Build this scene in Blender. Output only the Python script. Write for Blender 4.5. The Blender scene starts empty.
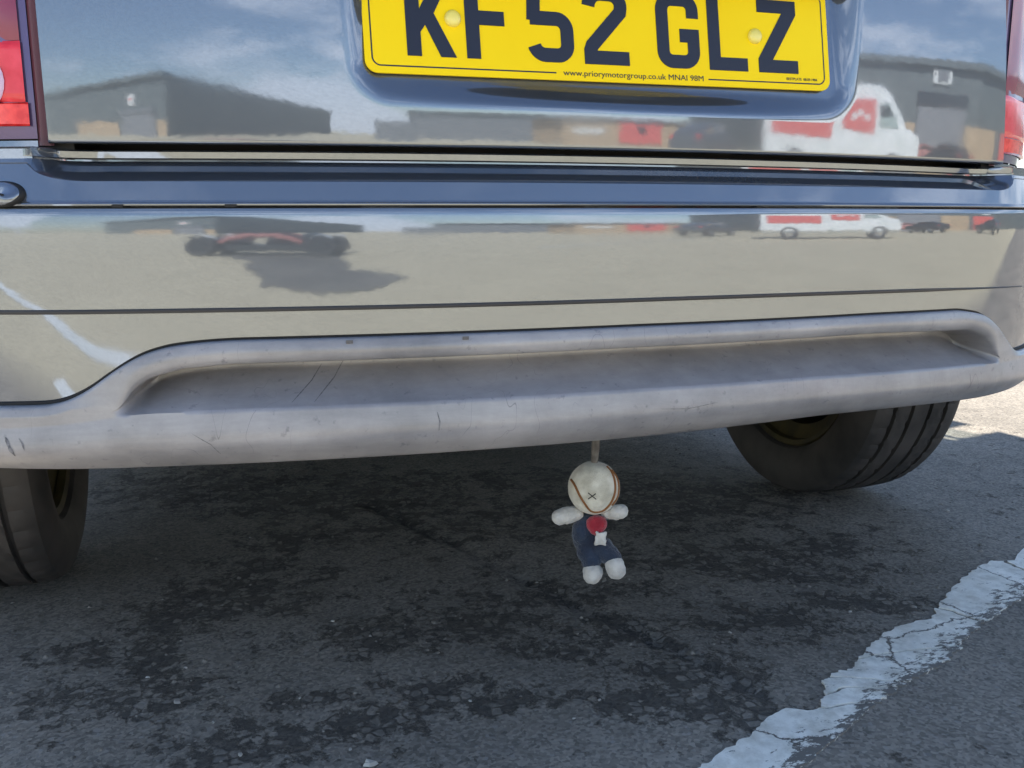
import bpy, bmesh, math, random
import numpy as np
from mathutils import Vector, Matrix, noise
R = math.radians
random.seed(7); rng = np.random.default_rng(7)
SC = bpy.context.scene
COL = SC.collection

# ------------------------------------------------------------------ camera
CAM = Vector((-.413, -.88, .54)); YAW, PITCH, ROLL = R(18.6), R(10.1), R(-.25)
cd = bpy.data.cameras.new('camera'); cam = bpy.data.objects.new('camera', cd); COL.objects.link(cam)
fw = Vector((math.sin(YAW)*math.cos(PITCH), math.cos(YAW)*math.cos(PITCH), -math.sin(PITCH)))
rt = Vector((math.cos(YAW), -math.sin(YAW), 0)); up = rt.cross(fw)
r2 = rt*math.cos(ROLL) + up*math.sin(ROLL); u2 = -rt*math.sin(ROLL) + up*math.cos(ROLL)
cam.matrix_world = Matrix(((r2.x, u2.x, -fw.x, CAM.x), (r2.y, u2.y, -fw.y, CAM.y), (r2.z, u2.z, -fw.z, CAM.z), (0, 0, 0, 1)))
cd.sensor_width = 36; cd.lens = 900*36/1024; cd.clip_start = .02; cd.clip_end = 3000
SC.camera = cam
# ------------------------------------------------------------------ light
TOSUN = Vector((-.48, .84, 1.0)).normalized()
w = bpy.data.worlds.new('World'); SC.world = w; w.use_nodes = True
nt = w.node_tree; nt.nodes.clear()
def nd(nt, t, **k):
    n = nt.nodes.new(t)
    for a, b in k.items():
        if a in n.inputs: n.inputs[a].default_value = b
        else: setattr(n, a, b)
    return n
sky = nd(nt, 'ShaderNodeTexSky', sky_type='NISHITA', sun_disc=False)
sky.sun_elevation = math.asin(TOSUN.z); sky.sun_rotation = math.atan2(TOSUN.x, TOSUN.y)
sky.air_density = 1.0; sky.dust_density = .3; sky.ozone_density = 2.0
tc = nd(nt, 'ShaderNodeTexCoord')
mp = nd(nt, 'ShaderNodeMapping'); mp.inputs['Scale'].default_value = (1.0, 1.0, 3.6); mp.inputs['Location'].default_value = (.35, .1, .05)
cn = nd(nt, 'ShaderNodeTexNoise', Scale=3.1, Detail=7.0, Roughness=.56)
cr = nd(nt, 'ShaderNodeValToRGB'); cr.color_ramp.elements[0].position = .50; cr.color_ramp.elements[1].position = .61
sx = nd(nt, 'ShaderNodeSeparateXYZ'); hz = nd(nt, 'ShaderNodeMapRange'); hz.inputs['From Min'].default_value = .55; hz.inputs['From Max'].default_value = .12
mu = nd(nt, 'ShaderNodeMath', operation='MULTIPLY'); mu2 = nd(nt, 'ShaderNodeMath', operation='MULTIPLY'); mu2.inputs[1].default_value = .8
mix = nd(nt, 'ShaderNodeMixRGB'); mix.inputs['Color2'].default_value = (9.5, 10, 10.6, 1)
bg = nd(nt, 'ShaderNodeBackground'); bg.inputs['Strength'].default_value = .085
wo = nd(nt, 'ShaderNodeOutputWorld'); L = nt.links.new
L(tc.outputs['Generated'], mp.inputs['Vector']); L(mp.outputs[0], cn.inputs['Vector']); L(cn.outputs['Fac'], cr.inputs['Fac'])
L(tc.outputs['Generated'], sx.inputs[0]); L(sx.outputs['Z'], hz.inputs['Value'])
L(cr.outputs['Color'], mu.inputs[0]); L(hz.outputs[0], mu.inputs[1]); L(mu.outputs[0], mu2.inputs[0])
L(mu2.outputs[0], mix.inputs['Fac']); L(sky.outputs[0], mix.inputs['Color1']); L(mix.outputs[0], bg.inputs['Color']); L(bg.outputs[0], wo.inputs[0])
sl = bpy.data.lights.new('sun', 'SUN'); sl.energy = 5.0; sl.angle = R(.53); sl.color = (1, .95, .86)
so = bpy.data.objects.new('sun', sl); COL.objects.link(so)
so.rotation_euler = (-TOSUN).to_track_quat('-Z', 'Y').to_euler(); so.location = (0, 0, 30)
SC.view_settings.view_transform = 'Standard'; SC.view_settings.look = 'None'
SC.view_settings.gamma = 1; SC.view_settings.use_curve_mapping = False
SC.view_settings.exposure = 1.75
SC.cycles.max_bounces = 8; SC.cycles.glossy_bounces = 5; SC.cycles.diffuse_bounces = 3

# ------------------------------------------------------------------ materials
def mat(name, col, rough=.6, metal=0., **k):
    m = bpy.data.materials.new(name); m.use_nodes = True
    b = m.node_tree.nodes['Principled BSDF']
    b.inputs['Base Color'].default_value = (*col, 1); b.inputs['Roughness'].default_value = rough; b.inputs['Metallic'].default_value = metal
    for a, v in k.items(): b.inputs[a.replace('_', ' ')].default_value = v
    return m
def noisy(m, scale, c1, c2, lo=.35, hi=.65, detail=6, bump=0, bscale=None, bdist=.001, dist=0, coords='Object', stretch=None):
    nt = m.node_tree; b = nt.nodes['Principled BSDF']
    tc = nd(nt, 'ShaderNodeTexCoord'); n = nd(nt, 'ShaderNodeTexNoise', Scale=scale, Detail=detail, Distortion=dist)
    src = tc.outputs[coords]
    if stretch:
        mp = nd(nt, 'ShaderNodeMapping'); mp.inputs['Scale'].default_value = stretch; nt.links.new(src, mp.inputs[0]); src = mp.outputs[0]
    r = nd(nt, 'ShaderNodeValToRGB'); e = r.color_ramp.elements
    e[0].position = lo; e[1].position = hi; e[0].color = (*c1, 1); e[1].color = (*c2, 1)
    nt.links.new(src, n.inputs['Vector']); nt.links.new(n.outputs['Fac'], r.inputs[0]); nt.links.new(r.outputs[0], b.inputs['Base Color'])
    if bump:
        n2 = nd(nt, 'ShaderNodeTexNoise', Scale=bscale or scale*4, Detail=4); bp = nd(nt, 'ShaderNodeBump', Strength=bump, Distance=bdist)
        nt.links.new(src, n2.inputs['Vector']); nt.links.new(n2.outputs['Fac'], bp.inputs['Height']); nt.links.new(bp.outputs[0], b.inputs['Normal'])
    return m
M = {}
# metallic paint: sharp reflections, slight grime film, tiny orange-peel
p = mat('silver_blue_paint', (.208, .228, .265), .05, 1.0)
nt = p.node_tree; b = nt.nodes['Principled BSDF']; tc = nd(nt, 'ShaderNodeTexCoord')
n1 = nd(nt, 'ShaderNodeTexNoise', Scale=9.0, Detail=6.0); mr = nd(nt, 'ShaderNodeMapRange'); mr.inputs['From Min'].default_value = .35; mr.inputs['From Max'].default_value = .75
mr.inputs['To Min'].default_value = .03; mr.inputs['To Max'].default_value = .075
n2 = nd(nt, 'ShaderNodeTexNoise', Scale=55.0, Detail=2.0); bp = nd(nt, 'ShaderNodeBump', Strength=.045, Distance=.0008)
L = nt.links.new
L(tc.outputs['Object'], n1.inputs[0]); L(n1.outputs['Fac'], mr.inputs[0]); L(mr.outputs[0], b.inputs['Roughness'])
L(tc.outputs['Object'], n2.inputs[0]); L(n2.outputs['Fac'], bp.inputs['Height']); L(bp.outputs[0], b.inputs['Normal'])
out = [n for n in nt.nodes if n.type == 'OUTPUT_MATERIAL'][0]
dif = nd(nt, 'ShaderNodeBsdfDiffuse'); dif.inputs['Color'].default_value = (.20, .215, .24, 1)
n3 = nd(nt, 'ShaderNodeTexNoise', Scale=2.5, Detail=9.0, Roughness=.7); mr3 = nd(nt, 'ShaderNodeMapRange'); mr3.inputs['To Min'].default_value = .05; mr3.inputs['To Max'].default_value = .20
hzl = nd(nt, 'ShaderNodeBsdfGlossy', Roughness=.42, Color=(.31, .34, .40, 1)); mh = nd(nt, 'ShaderNodeMixShader', Fac=.22)
fl = nd(nt, 'ShaderNodeTexVoronoi', Scale=900.0); L(tc.outputs['Object'], fl.inputs['Vector']); fs_ = nd(nt, 'ShaderNodeSeparateColor'); L(fl.outputs['Color'], fs_.inputs[0])
fr_ = nd(nt, 'ShaderNodeValToRGB'); fr_.color_ramp.elements[0].color = (.178, .194, .226, 1); fr_.color_ramp.elements[1].color = (.222, .242, .280, 1); L(fs_.outputs[0], fr_.inputs[0]); L(fr_.outputs[0], b.inputs['Base Color'])
L(b.outputs[0], mh.inputs[1]); L(hzl.outputs[0], mh.inputs[2])
ms = nd(nt, 'ShaderNodeMixShader'); L(tc.outputs['Object'], n3.inputs[0]); L(n3.outputs['Fac'], mr3.inputs[0]); L(mr3.outputs[0], ms.inputs[0])
L(mh.outputs[0], ms.inputs[1]); L(dif.outputs[0], ms.inputs[2]); L(ms.outputs[0], out.inputs[0])
M['paint'] = p
M['black'] = mat('black_seam', (.008, .008, .010), .7)
M['rubber'] = noisy(mat('tyre_rubber', (.03, .03, .03), .75), 14, (.022, .021, .020), (.055, .049, .045), bump=.4, bscale=160, bdist=.0006)
M['under'] = noisy(mat('underbody', (.02, .02, .02), .9), 8, (.010, .010, .010), (.035, .03, .027))
M['clipgrey'] = mat('grey_clip', (.10, .095, .10), .5)
M['strip'] = mat('crease_shade', (.018, .017, .022), .45)
M['rim'] = noisy(mat('rusty_rim', (.1, .08, .02), .7), 20, (.020, .016, .006), (.060, .047, .012))
M['hub'] = noisy(mat('drum', (.03, .03, .035), .7), 20, (.02, .02, .025), (.05, .05, .06))
M['yellow'] = noisy(mat('plate_yellow', (.85, .62, .01), .5), 5, (.94, .65, .0), (.96, .70, .004))
M['yellow'].node_tree.nodes['Principled BSDF'].inputs['Specular IOR Level'].default_value = .2
M['ink'] = mat('plate_black', (.012, .014, .03), .4)
M['cap'] = mat('screw_cap', (.85, .72, .16), .22, 0., Coat_Weight=.6)
M['glass'] = mat('tinted_glass', (.8, .85, .85), .02, 0., IOR=1.5)
nt = M['glass'].node_tree; o_ = [n for n in nt.nodes if n.type == 'OUTPUT_MATERIAL'][0]; fr = nd(nt, 'ShaderNodeFresnel', IOR=1.5); tr = nd(nt, 'ShaderNodeBsdfTransparent', Color=(.68, .74, .72, 1)); gl = nd(nt, 'ShaderNodeBsdfGlossy', Roughness=.02); mx = nd(nt, 'ShaderNodeMixShader')
nt.links.new(fr.outputs[0], mx.inputs[0]); nt.links.new(tr.outputs[0], mx.inputs[1]); nt.links.new(gl.outputs[0], mx.inputs[2]); nt.links.new(mx.outputs[0], o_.inputs[0])
M['dglass'] = mat('dark_glass', (.01, .012, .014), .03, 0., IOR=1.6)
M['headglass'] = mat('clear_lamp', (.6, .62, .66), .08, .6)
M['red_dark'] = mat('lens_dark', (.22, .025, .07), .18, 0., Coat_Weight=.25)
M['red'] = noisy(mat('lens_red', (.7, .02, .035), .18, 0., Coat_Weight=.25), 60, (.66, .015, .03), (.80, .05, .08))
M['red_bright'] = noisy(mat('lens_bright', (.9, .02, .02), .15, 0., Coat_Weight=.3, Emission_Strength=0.), 120, (.72, .01, .01), (.95, .05, .04))
M['lens_clear'] = noisy(mat('lens_clear', (.75, .55, .85), .18, 0., Coat_Weight=.25), 40, (.62, .36, .72), (.9, .8, .95), stretch=(1, 1, .12))
M['lens_edge'] = mat('lens_edge', (.12, .09, .19), .15, .3)
M['hinge'] = mat('jamb', (.13, .04, .055), .35)

def trim_material():
    m = mat('grey_bumper_plastic', (.34, .33, .34), .42, 0., Specular_IOR_Level=.6, Coat_Weight=.4, Coat_Roughness=.30, Coat_IOR=1.7); nt = m.node_tree; b = nt.nodes['Principled BSDF']; L = nt.links.new
    tc = nd(nt, 'ShaderNodeTexCoord')
    a = nd(nt, 'ShaderNodeTexNoise', Scale=5.0, Detail=10.0, Roughness=.68); r = nd(nt, 'ShaderNodeValToRGB')
    e = r.color_ramp.elements; e[0].position = .34; e[1].position = .66; e[0].color = (.205, .200, .212, 1); e[1].color = (.395, .382, .398, 1)
    # long rubbed streaks and vertical washes
    m1 = nd(nt, 'ShaderNodeMapping'); m1.inputs['Scale'].default_value = (7, 7, 38); s1 = nd(nt, 'ShaderNodeTexNoise', Scale=1.0, Detail=8.0, Roughness=.7, Distortion=.4)
    r1 = nd(nt, 'ShaderNodeValToRGB'); e = r1.color_ramp.elements; e[0].position = .35; e[1].position = .7; e[0].color = (.80, .80, .80, 1); e[1].color = (1.10, 1.08, 1.06, 1)
    x1 = nd(nt, 'ShaderNodeMixRGB', blend_type='MULTIPLY'); x1.inputs[0].default_value = 1
    # scratches: thin iso-lines of a stretched noise, only in patches
    m2 = nd(nt, 'ShaderNodeMapping'); m2.inputs['Scale'].default_value = (16, 16, 3); m2.inputs['Rotation'].default_value = (0, R(38), 0)
    s2 = nd(nt, 'ShaderNodeTexNoise', Scale=2.2, Detail=1.0, Distortion=.2); d = nd(nt, 'ShaderNodeMath', operation='SUBTRACT'); d.inputs[1].default_value = .5
    ab = nd(nt, 'ShaderNodeMath', operation='ABSOLUTE'); lt = nd(nt, 'ShaderNodeMath', operation='LESS_THAN'); lt.inputs[1].default_value = .0022
    s3 = nd(nt, 'ShaderNodeTexNoise', Scale=11.0, Detail=3.0); gt = nd(nt, 'ShaderNodeMapRange'); gt.inputs['From Min'].default_value = .50; gt.inputs['From Max'].default_value = .60; gt.inputs['To Max'].default_value = .55
    mm = nd(nt, 'ShaderNodeMath', operation='MULTIPLY'); x2 = nd(nt, 'ShaderNodeMixRGB'); x2.inputs[2].default_value = (.07, .07, .09, 1)
    # small chips
    s4 = nd(nt, 'ShaderNodeTexNoise', Scale=95.0, Detail=3.0, Roughness=.6); r4 = nd(nt, 'ShaderNodeMapRange'); r4.inputs['From Min'].default_value = .63; r4.inputs['From Max'].default_value = .74; r4.inputs['To Max'].default_value = .6
    x3 = nd(nt, 'ShaderNodeMixRGB'); x3.inputs[2].default_value = (.10, .10, .12, 1)
    o = tc.outputs['Object']
    L(o, a.inputs[0]); L(a.outputs['Fac'], r.inputs[0]); L(o, m1.inputs[0]); L(m1.outputs[0], s1.inputs[0]); L(s1.outputs['Fac'], r1.inputs[0])
    L(r.outputs[0], x1.inputs[1]); L(r1.outputs[0], x1.inputs[2])
    L(o, m2.inputs[0]); L(m2.outputs[0], s2.inputs[0]); L(s2.outputs['Fac'], d.inputs[0]); L(d.outputs[0], ab.inputs[0]); L(ab.outputs[0], lt.inputs[0])
    L(o, s3.inputs[0]); L(s3.outputs['Fac'], gt.inputs[0]); L(lt.outputs[0], mm.inputs[0]); L(gt.outputs[0], mm.inputs[1]); L(mm.outputs[0], x2.inputs[0])
    L(x1.outputs[0], x2.inputs[1]); L(o, s4.inputs[0]); L(s4.outputs['Fac'], r4.inputs[0]); L(r4.outputs[0], x3.inputs[0]); L(x2.outputs[0], x3.inputs[1])
    L(x3.outputs[0], b.inputs['Base Color'])
    bn = nd(nt, 'ShaderNodeTexNoise', Scale=260.0, Detail=3.0); bp = nd(nt, 'ShaderNodeBump', Strength=.18, Distance=.0006)
    b2 = nd(nt, 'ShaderNodeTexNoise', Scale=7.0, Detail=2.0); bq = nd(nt, 'ShaderNodeBump', Strength=.35, Distance=.006)
    L(o, bn.inputs[0]); L(bn.outputs['Fac'], bp.inputs['Height']); L(o, b2.inputs[0]); L(b2.outputs['Fac'], bq.inputs['Height']); L(bq.outputs[0], bp.inputs['Normal']); L(bp.outputs[0], b.inputs['Normal'])
    return m
M['trim'] = trim_material()

# ------------------------------------------------------------------ helpers
def tag(o, label=None, cat=None, group=None, kind=None):
    if label: o['label'] = label
    if cat: o['category'] = cat
    if group: o['group'] = group
    if kind: o['kind'] = kind
    return o
def empty(name, loc=(0, 0, 0), rz=0):
    o = bpy.data.objects.new(name, None); COL.objects.link(o); o.location = loc; o.rotation_euler[2] = rz; o.empty_display_size = .1; return o
def obj(name, vs, fs, m, parent=None, smooth=False, sharp=None):
    me = bpy.data.meshes.new(name); me.from_pydata([tuple(map(float, v)) for v in vs], [], [tuple(f) for f in fs]); me.validate(); me.update()
    if m: me.materials.append(m)
    if smooth:
        me.shade_smooth()
        if sharp: me.set_sharp_from_angle(angle=R(sharp))
    o = bpy.data.objects.new(name, me); COL.objects.link(o)
    if parent: o.parent = parent
    return o
def grid(name, P, m, parent=None, closed=(False, False), flip=False, sharp=40):
    """P: array (a, b, 3)"""
    P = np.asarray(P); a, b = P.shape[:2]; fs = []
    A = a if closed[0] else a-1; B = b if closed[1] else b-1
    for i in range(A):
        for j in range(B):
            q = (i*b+j, ((i+1) % a)*b+j, ((i+1) % a)*b+(j+1) % b, i*b+(j+1) % b)
            fs.append(q[::-1] if flip else q)
    return obj(name, P.reshape(-1, 3), fs, m, parent, True, sharp)
class MB:
    def __init__(s): s.v = []; s.f = []
    def add(s, vs, fs):
        n = len(s.v); s.v += [tuple(v) for v in vs]; s.f += [tuple(i+n for i in f) for f in fs]; return s
    def box(s, x0, x1, y0, y1, z0, z1):
        return s.add([(x, y, z) for z in (z0, z1) for x, y in ((x0, y0), (x1, y0), (x1, y1), (x0, y1))],
                     [(3, 2, 1, 0), (4, 5, 6, 7), (0, 1, 5, 4), (1, 2, 6, 5), (2, 3, 7, 6), (3, 0, 4, 7)])
    def prism(s, poly, a, b, axis='y'):
        n = len(poly); f = {'y': lambda u, w, t: (u, t, w), 'z': lambda u, w, t: (u, w, t), 'x': lambda u, w, t: (t, u, w)}[axis]
        vs = [f(u, w_, a) for u, w_ in poly]+[f(u, w_, b) for u, w_ in poly]
        fs = [tuple(range(n)), tuple(range(2*n-1, n-1, -1))]+[(i, i+n, (i+1) % n+n, (i+1) % n) for i in range(n)]
        return s.add(vs, fs)
    def tube(s, pts, r, n=10, caps=True):
        pts = [Vector(q) for q in pts]; rs = r if isinstance(r, (list, tuple)) else [r]*len(pts); rings = []
        u = None
        for i, q in enumerate(pts):
            t = (pts[min(i+1, len(pts)-1)]-pts[max(i-1, 0)]).normalized()
            if u is None: u = t.orthogonal().normalized()
            u = (u-t*u.dot(t)).normalized(); v = t.cross(u)
            rings.append([q+(u*math.cos(2*math.pi*k/n)+v*math.sin(2*math.pi*k/n))*rs[i] for k in range(n)])
        vs = [x for r_ in rings for x in r_]
        fs = [(i*n+k, i*n+(k+1) % n, (i+1)*n+(k+1) % n, (i+1)*n+k) for i in range(len(pts)-1) for k in range(n)]
        if caps: fs += [tuple(range(n))[::-1], tuple(range((len(pts)-1)*n, len(pts)*n))]
        return s.add(vs, fs)
    def ball(s, c, r, n=16, m=10, fn=None):
        rx, ry, rz = r if isinstance(r, tuple) else (r, r, r); vs = []
        for i in range(m+1):
            th = math.pi*i/m
            for k in range(n):
                ph = 2*math.pi*k/n; d = Vector((math.sin(th)*math.cos(ph), math.sin(th)*math.sin(ph), math.cos(th)))
                q = 1+(fn(d) if fn else 0); vs.append((c[0]+d.x*rx*q, c[1]+d.y*ry*q, c[2]+d.z*rz*q))
        return s.add(vs, [(i*n+k, (i+1)*n+k, (i+1)*n+(k+1) % n, i*n+(k+1) % n) for i in range(m) for k in range(n)])
    def build(s, name, m, parent=None, smooth=False, sharp=40): return obj(name, s.v, s.f, m, parent, smooth, sharp)
def interp(tab, x):
    xs = [t[0] for t in tab]; ys = [t[1] for t in tab]; return np.interp(x, xs, ys)
def smooth_tab(tab, w=.006):
    """a piecewise-linear table turned into a softly rounded curve"""
    xs = np.arange(tab[0][0]-.05, tab[-1][0]+.05, .001); ys = interp(tab, xs); k = np.exp(-.5*(np.arange(-30, 31)*.001/w)**2); k /= k.sum()
    yp = np.pad(ys, 30, mode='edge'); ys = np.convolve(yp, k, 'valid'); return lambda x: np.interp(x, xs, ys)
def sstep(a, b, x):
    t = np.clip((np.asarray(x, float)-a)/(b-a), 0, 1); return t*t*(3-2*t)

# ------------------------------------------------------------------ plan of the car (looking down): rear face, corner, side
XC, RC = .50, .46; A0 = math.atan(.5*XC)                      # the corner starts at x=.5 with radius .46
ARC = RC*(math.pi/2-A0-.0); XE = XC+RC*(1-math.sin(A0)); YE = .25*XC*XC+RC*math.cos(A0)
def plan(s):
    """s: distance outwards from the centre line -> x, y and outward normal (nx, ny)"""
    g = 1 if s >= 0 else -1; s = abs(s)
    if s <= XC: x, y, a = s, .25*s*s, math.atan(.5*s)
    elif s <= XC+ARC:
        a = A0+(s-XC)/RC; x = XC+RC*(math.sin(a)-math.sin(A0)); y = .25*XC*XC+RC*(math.cos(A0)-math.cos(a))
    else: x, y, a = XE, YE+(s-XC-ARC), math.pi/2
    return g*x, y, g*math.sin(a), -math.cos(a)
def surf(s, d, z):
    x, y, nx, ny = plan(s); return (x+nx*d, y+ny*d, z)
def s_of_y(y): return XC+ARC+(y-YE)
S_ARCH = XC+math.asin(0)+0
for _s in np.arange(XC, XC+ARC, .002):
    if plan(_s)[1] > .325: S_ARCH = _s; break
exec_s = lambda n, e=None: np.linspace(-(e or S_ARCH), (e or S_ARCH), n)

car = tag(empty('parked_car', (0, 0, 0)), 'silver blue family car seen close from behind, with scuffed grey lower bumper and yellow plate', 'car')

# ---- bumper ----------------------------------------------------------------
z_top = smooth_tab([(-.80, .374), (-.599, .378), (-.538, .380), (-.523, .384), (-.507, .393), (-.491, .406), (-.475, .417), (-.459, .426), (-.437, .4325), (-.41, .4355), (-.382, .437), (0, .438), (.3, .4365), (.449, .434), (.49, .428), (.508, .421), (.53, .407), (.549, .391), (.568, .377), (.591, .369), (.8, .365)], .007)
z_st = smooth_tab([(-.60, .372), (-.482, .374), (-.476, .380), (-.470, .392), (-.455, .403), (-.427, .411), (-.384, .4145), (0, .416), (.3, .4145), (.468, .408), (.501, .398), (.518, .384), (.527, .367), (.6, .361)], .004)
z_sb = smooth_tab([(-.8, .357), (-.56, .359), (-.505, .365), (-.47, .371), (-.31, .372), (0, .3725), (.2, .3705), (.526, .361), (.8, .359)], .02)
z_bot = smooth_tab([(-.8, .316), (-.52, .315), (0, .318), (.24, .321), (.36, .318), (.5, .313), (.8, .310)], .02)
cols = exec_s(561)
def pz(s):                                    # upper rim of the blue chamfer = lower edge of the pocket under the tailgate
    a, b_ = (.495, .541) if s < 0 else (.515, .560)
    t = min(max((abs(s)-a)/(b_-a), 0), 1); return .579+.0155*(1-math.sqrt(max(0, 1-t*t)))
def pocket(s):
    b_ = .541 if s < 0 else .560
    return 1-float(sstep(b_-.012, b_+.002, abs(s)))
def fas(z): return .060-.636*(.53-z)**2 if z >= .508 else .060-.000308-.028*(.508-z)-.141*(.508-z)**2
P = []
for s in cols:
    zt = float(z_top(s))+.0012; c = []
    for z in np.linspace(zt, .53, 26): c.append((fas(z), z))
    for z in np.linspace(.5315, .5545, 26): c.append((.060-1.35*max(0, z-.532)**2-18*max(0, z-.548)**2, z))
    c += [(.0565, .5549), (.050, .5551), (.050, .5566), (.0578, .5568), (.0588, .5573), (.0591, .5585), (.0588, .5594), (.0580, .5600)]
    k = pz(s); q = pocket(s)
    for z in np.linspace(.5605, k-.0006, 12): c.append((.0576-.26*(z-.5603), z))
    dk = .0576-.26*(k-.5603); c += [(dk-.0009, k)]
    z2 = .5985
    for t in np.linspace(.12, 1, 8):
        z = k+(z2-k)*t; c.append((dk-(z-k)*(.26+(2.4-.26)*q)-.0005, z))
    dl = c[-1][0]
    c += [(dl-.004*q, .5988), (dl-.004*q, .6003), (dl+.002*q, .6008), (dl+.003*q, .6014), (dl+.0042*q, .6070), (dl+.002, .6085), (dl-.004, .6093), (dl-.06, .6094)]
    P.append([surf(s, d, z) for d, z in c])
bumper = grid('bumper', P, M['paint'], car, flip=True, sharp=28)
# seam of the crease line (dark backing)
grid('bumper_seam', [[surf(s, .0515, z) for z in (.5552, .5565)] for s in cols], M['black'], bumper, flip=True)
# thin dark strip drawn as the shadow of the fascia crease, tapering out at the right
P = []
for s in np.linspace(-S_ARCH, .60, 240):
    h = .0021*float(np.clip((.60-s)/.22, .08, 1)); zc = .4635 if s < 0 else .4635-.0085*(s/.6)**2
    P.append([surf(s, d, zc+h*u) for d, u in ((.0585, 1), (.0607, .8), (.0611, 0), (.0607, -.8), (.0580, -1))])
grid('crease_shade_strip', P, M['strip'], bumper, flip=False)
# dark marks on the crease
for s0, w_ in ((-.475, .009), (-.383, .010)):
    MB().add([surf(s, d, z) for s in (s0, s0+w_*.5, s0+w_) for d, z in ((.0600, .5556), (.0602, .5578))], [(0, 2, 3, 1), (2, 4, 5, 3)]).build('clip', M['black'], bumper)
# rounded end piece of the upper ledge (left edge of the picture)
P = []; n_ = 20
cap_o = [(-.64, .5562)]+[(-.575+.0175*math.cos(a), .5675+.0115*math.sin(a)) for a in np.linspace(-math.pi/2, math.pi/2, 18)]+[(-.64, .579)]
def patch(outline, d, name, m, parent, d0=None, shrink=1.0):
    cx = sum(q[0] for q in outline)/len(outline); cz = sum(q[1] for q in outline)/len(outline)
    rings = [1, .93, .8, .5, .0]; dd = [-.004, 0, .0012, .002, .0022]; vs = []; fs = []; n = len(outline)
    for r_, e in zip(rings, dd):
        for x, z in outline: vs.append(surf(cx+(x-cx)*r_*shrink, (d(x, z) if callable(d) else d)+e, cz+(z-cz)*r_*shrink))
    for i in range(4): fs += [(i*n+k, i*n+(k+1) % n, (i+1)*n+(k+1) % n, (i+1)*n+k) for k in range(n)]
    return obj(name, vs, fs, m, parent, True)
dch = lambda x, z: .0600-.577*(max(z, .5603)-.5603)
patch([(x*1.0, z) for x, z in [(a+.015, b_) for a, b_ in cap_o]], lambda x, z: .0615-.3*(z-.5603), 'cover_seam', M['black'], bumper)
patch([(-.64, .5578)]+[(-.5618+.0172*math.cos(a), .5677+.0109*math.sin(a)) for a in np.linspace(-math.pi/2, math.pi/2, 18)]+[(-.64, .5772)], lambda x, z: .0628-.3*(z-.5603), 'end_cover', M['paint'], bumper)

# ---- grey lower bumper with the scooped channel -----------------------------
P = []
for s in cols:
    zt, zs, zb, z0 = (float(f(s)) for f in (z_top, z_st, z_sb, z_bot))
    zt -= .0012; zs = max(zs, zb+.0006); zs = min(zs, zt-.012) if zt-zb > .015 else zb+.0006
    H = zs-zb; ee = float(sstep(.002, .020, H)*sstep(-.486, -.462, s)*(1-sstep(.512, .532, s))); dz0 = .0668+.0010*ee; D = .050*ee*1.0
    c = [(.035, zt), (.0575, zt), (.0622, zt-.0004), (.0640, zt-.0016), (.0648, zt-.0035)]
    za = zt-.0035
    for t in np.linspace(.12, .88, 8): c.append((.0648+.0022*(ee*math.sin(t*math.pi)+(1-ee)*t), za+(zs+.0025-za)*t))
    c += [(.0668-.0028*ee, zs+.0016), (.0668-.0050*ee, zs+.0003)]
    for t in np.concatenate([np.linspace(.01, .09, 6), np.linspace(.12, 1, 22)]):
        d0 = .0668-.0048*ee; d = d0-D*float(sstep(0, .09, t))*(1-max(0, (t-.26)/.74)**1.08); c.append((d+(dz0-d0)*t**2, zs+(zb-zs)*t))
    HB = zb-z0
    for t in np.linspace(.05, .93, 16):
        d = dz0+.0036*math.sin(min(1, t*1.7)*math.pi*.5)-.018*max(0, t-.38)**2/.30
        d -= .0; c.append((d, zb-HB*t))
    c += [(.050, z0+.0012), (.046, z0), (.038, z0-.001), (.020, z0+.001), (-.03, z0+.008)]
    P.append([surf(s, d, z) for d, z in c])
lb = grid('lower_bumper', P, M['trim'], bumper, flip=False, sharp=55); lb['label'] = 'scuffed grey plastic lower bumper with a long channel'
# black scuff strokes left on it, laid on the real surface
from mathutils.bvhtree import BVHTree
bvh = BVHTree.FromPolygons([v.co for v in lb.data.vertices], [p_.vertices for p_ in lb.data.polygons])
M['scuff'] = noisy(mat('black_scuff', (.04, .04, .05), .6), 300, (.09, .088, .10), (.21, .205, .22))
STROKES = [([(-.602, .352), (-.596, .345), (-.590, .340), (-.586, .346), (-.580, .349)], .0008), ([(-.592, .343), (-.588, .335), (-.583, .329)], .0007), ([(-.572, .351), (-.569, .342), (-.566, .333)], .0013),
 ([(-.561, .350), (-.558, .345), (-.557, .339)], .0006), ([(-.585, .372), (-.584, .366), (-.580, .361)], .0007), ([(-.205, .363), (-.203, .354), (-.204, .345)], .0006), ([(-.335, .376), (-.318, .392), (-.309, .405)], .0004),
 ([(-.315, .376), (-.297, .394), (-.288, .408)], .0004), ([(-.42, .352), (-.405, .341), (-.398, .330)], .0003), ([(.02, .352), (.05, .350), (.085, .354)], .0003)]
vs = []; fs = []
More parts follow.
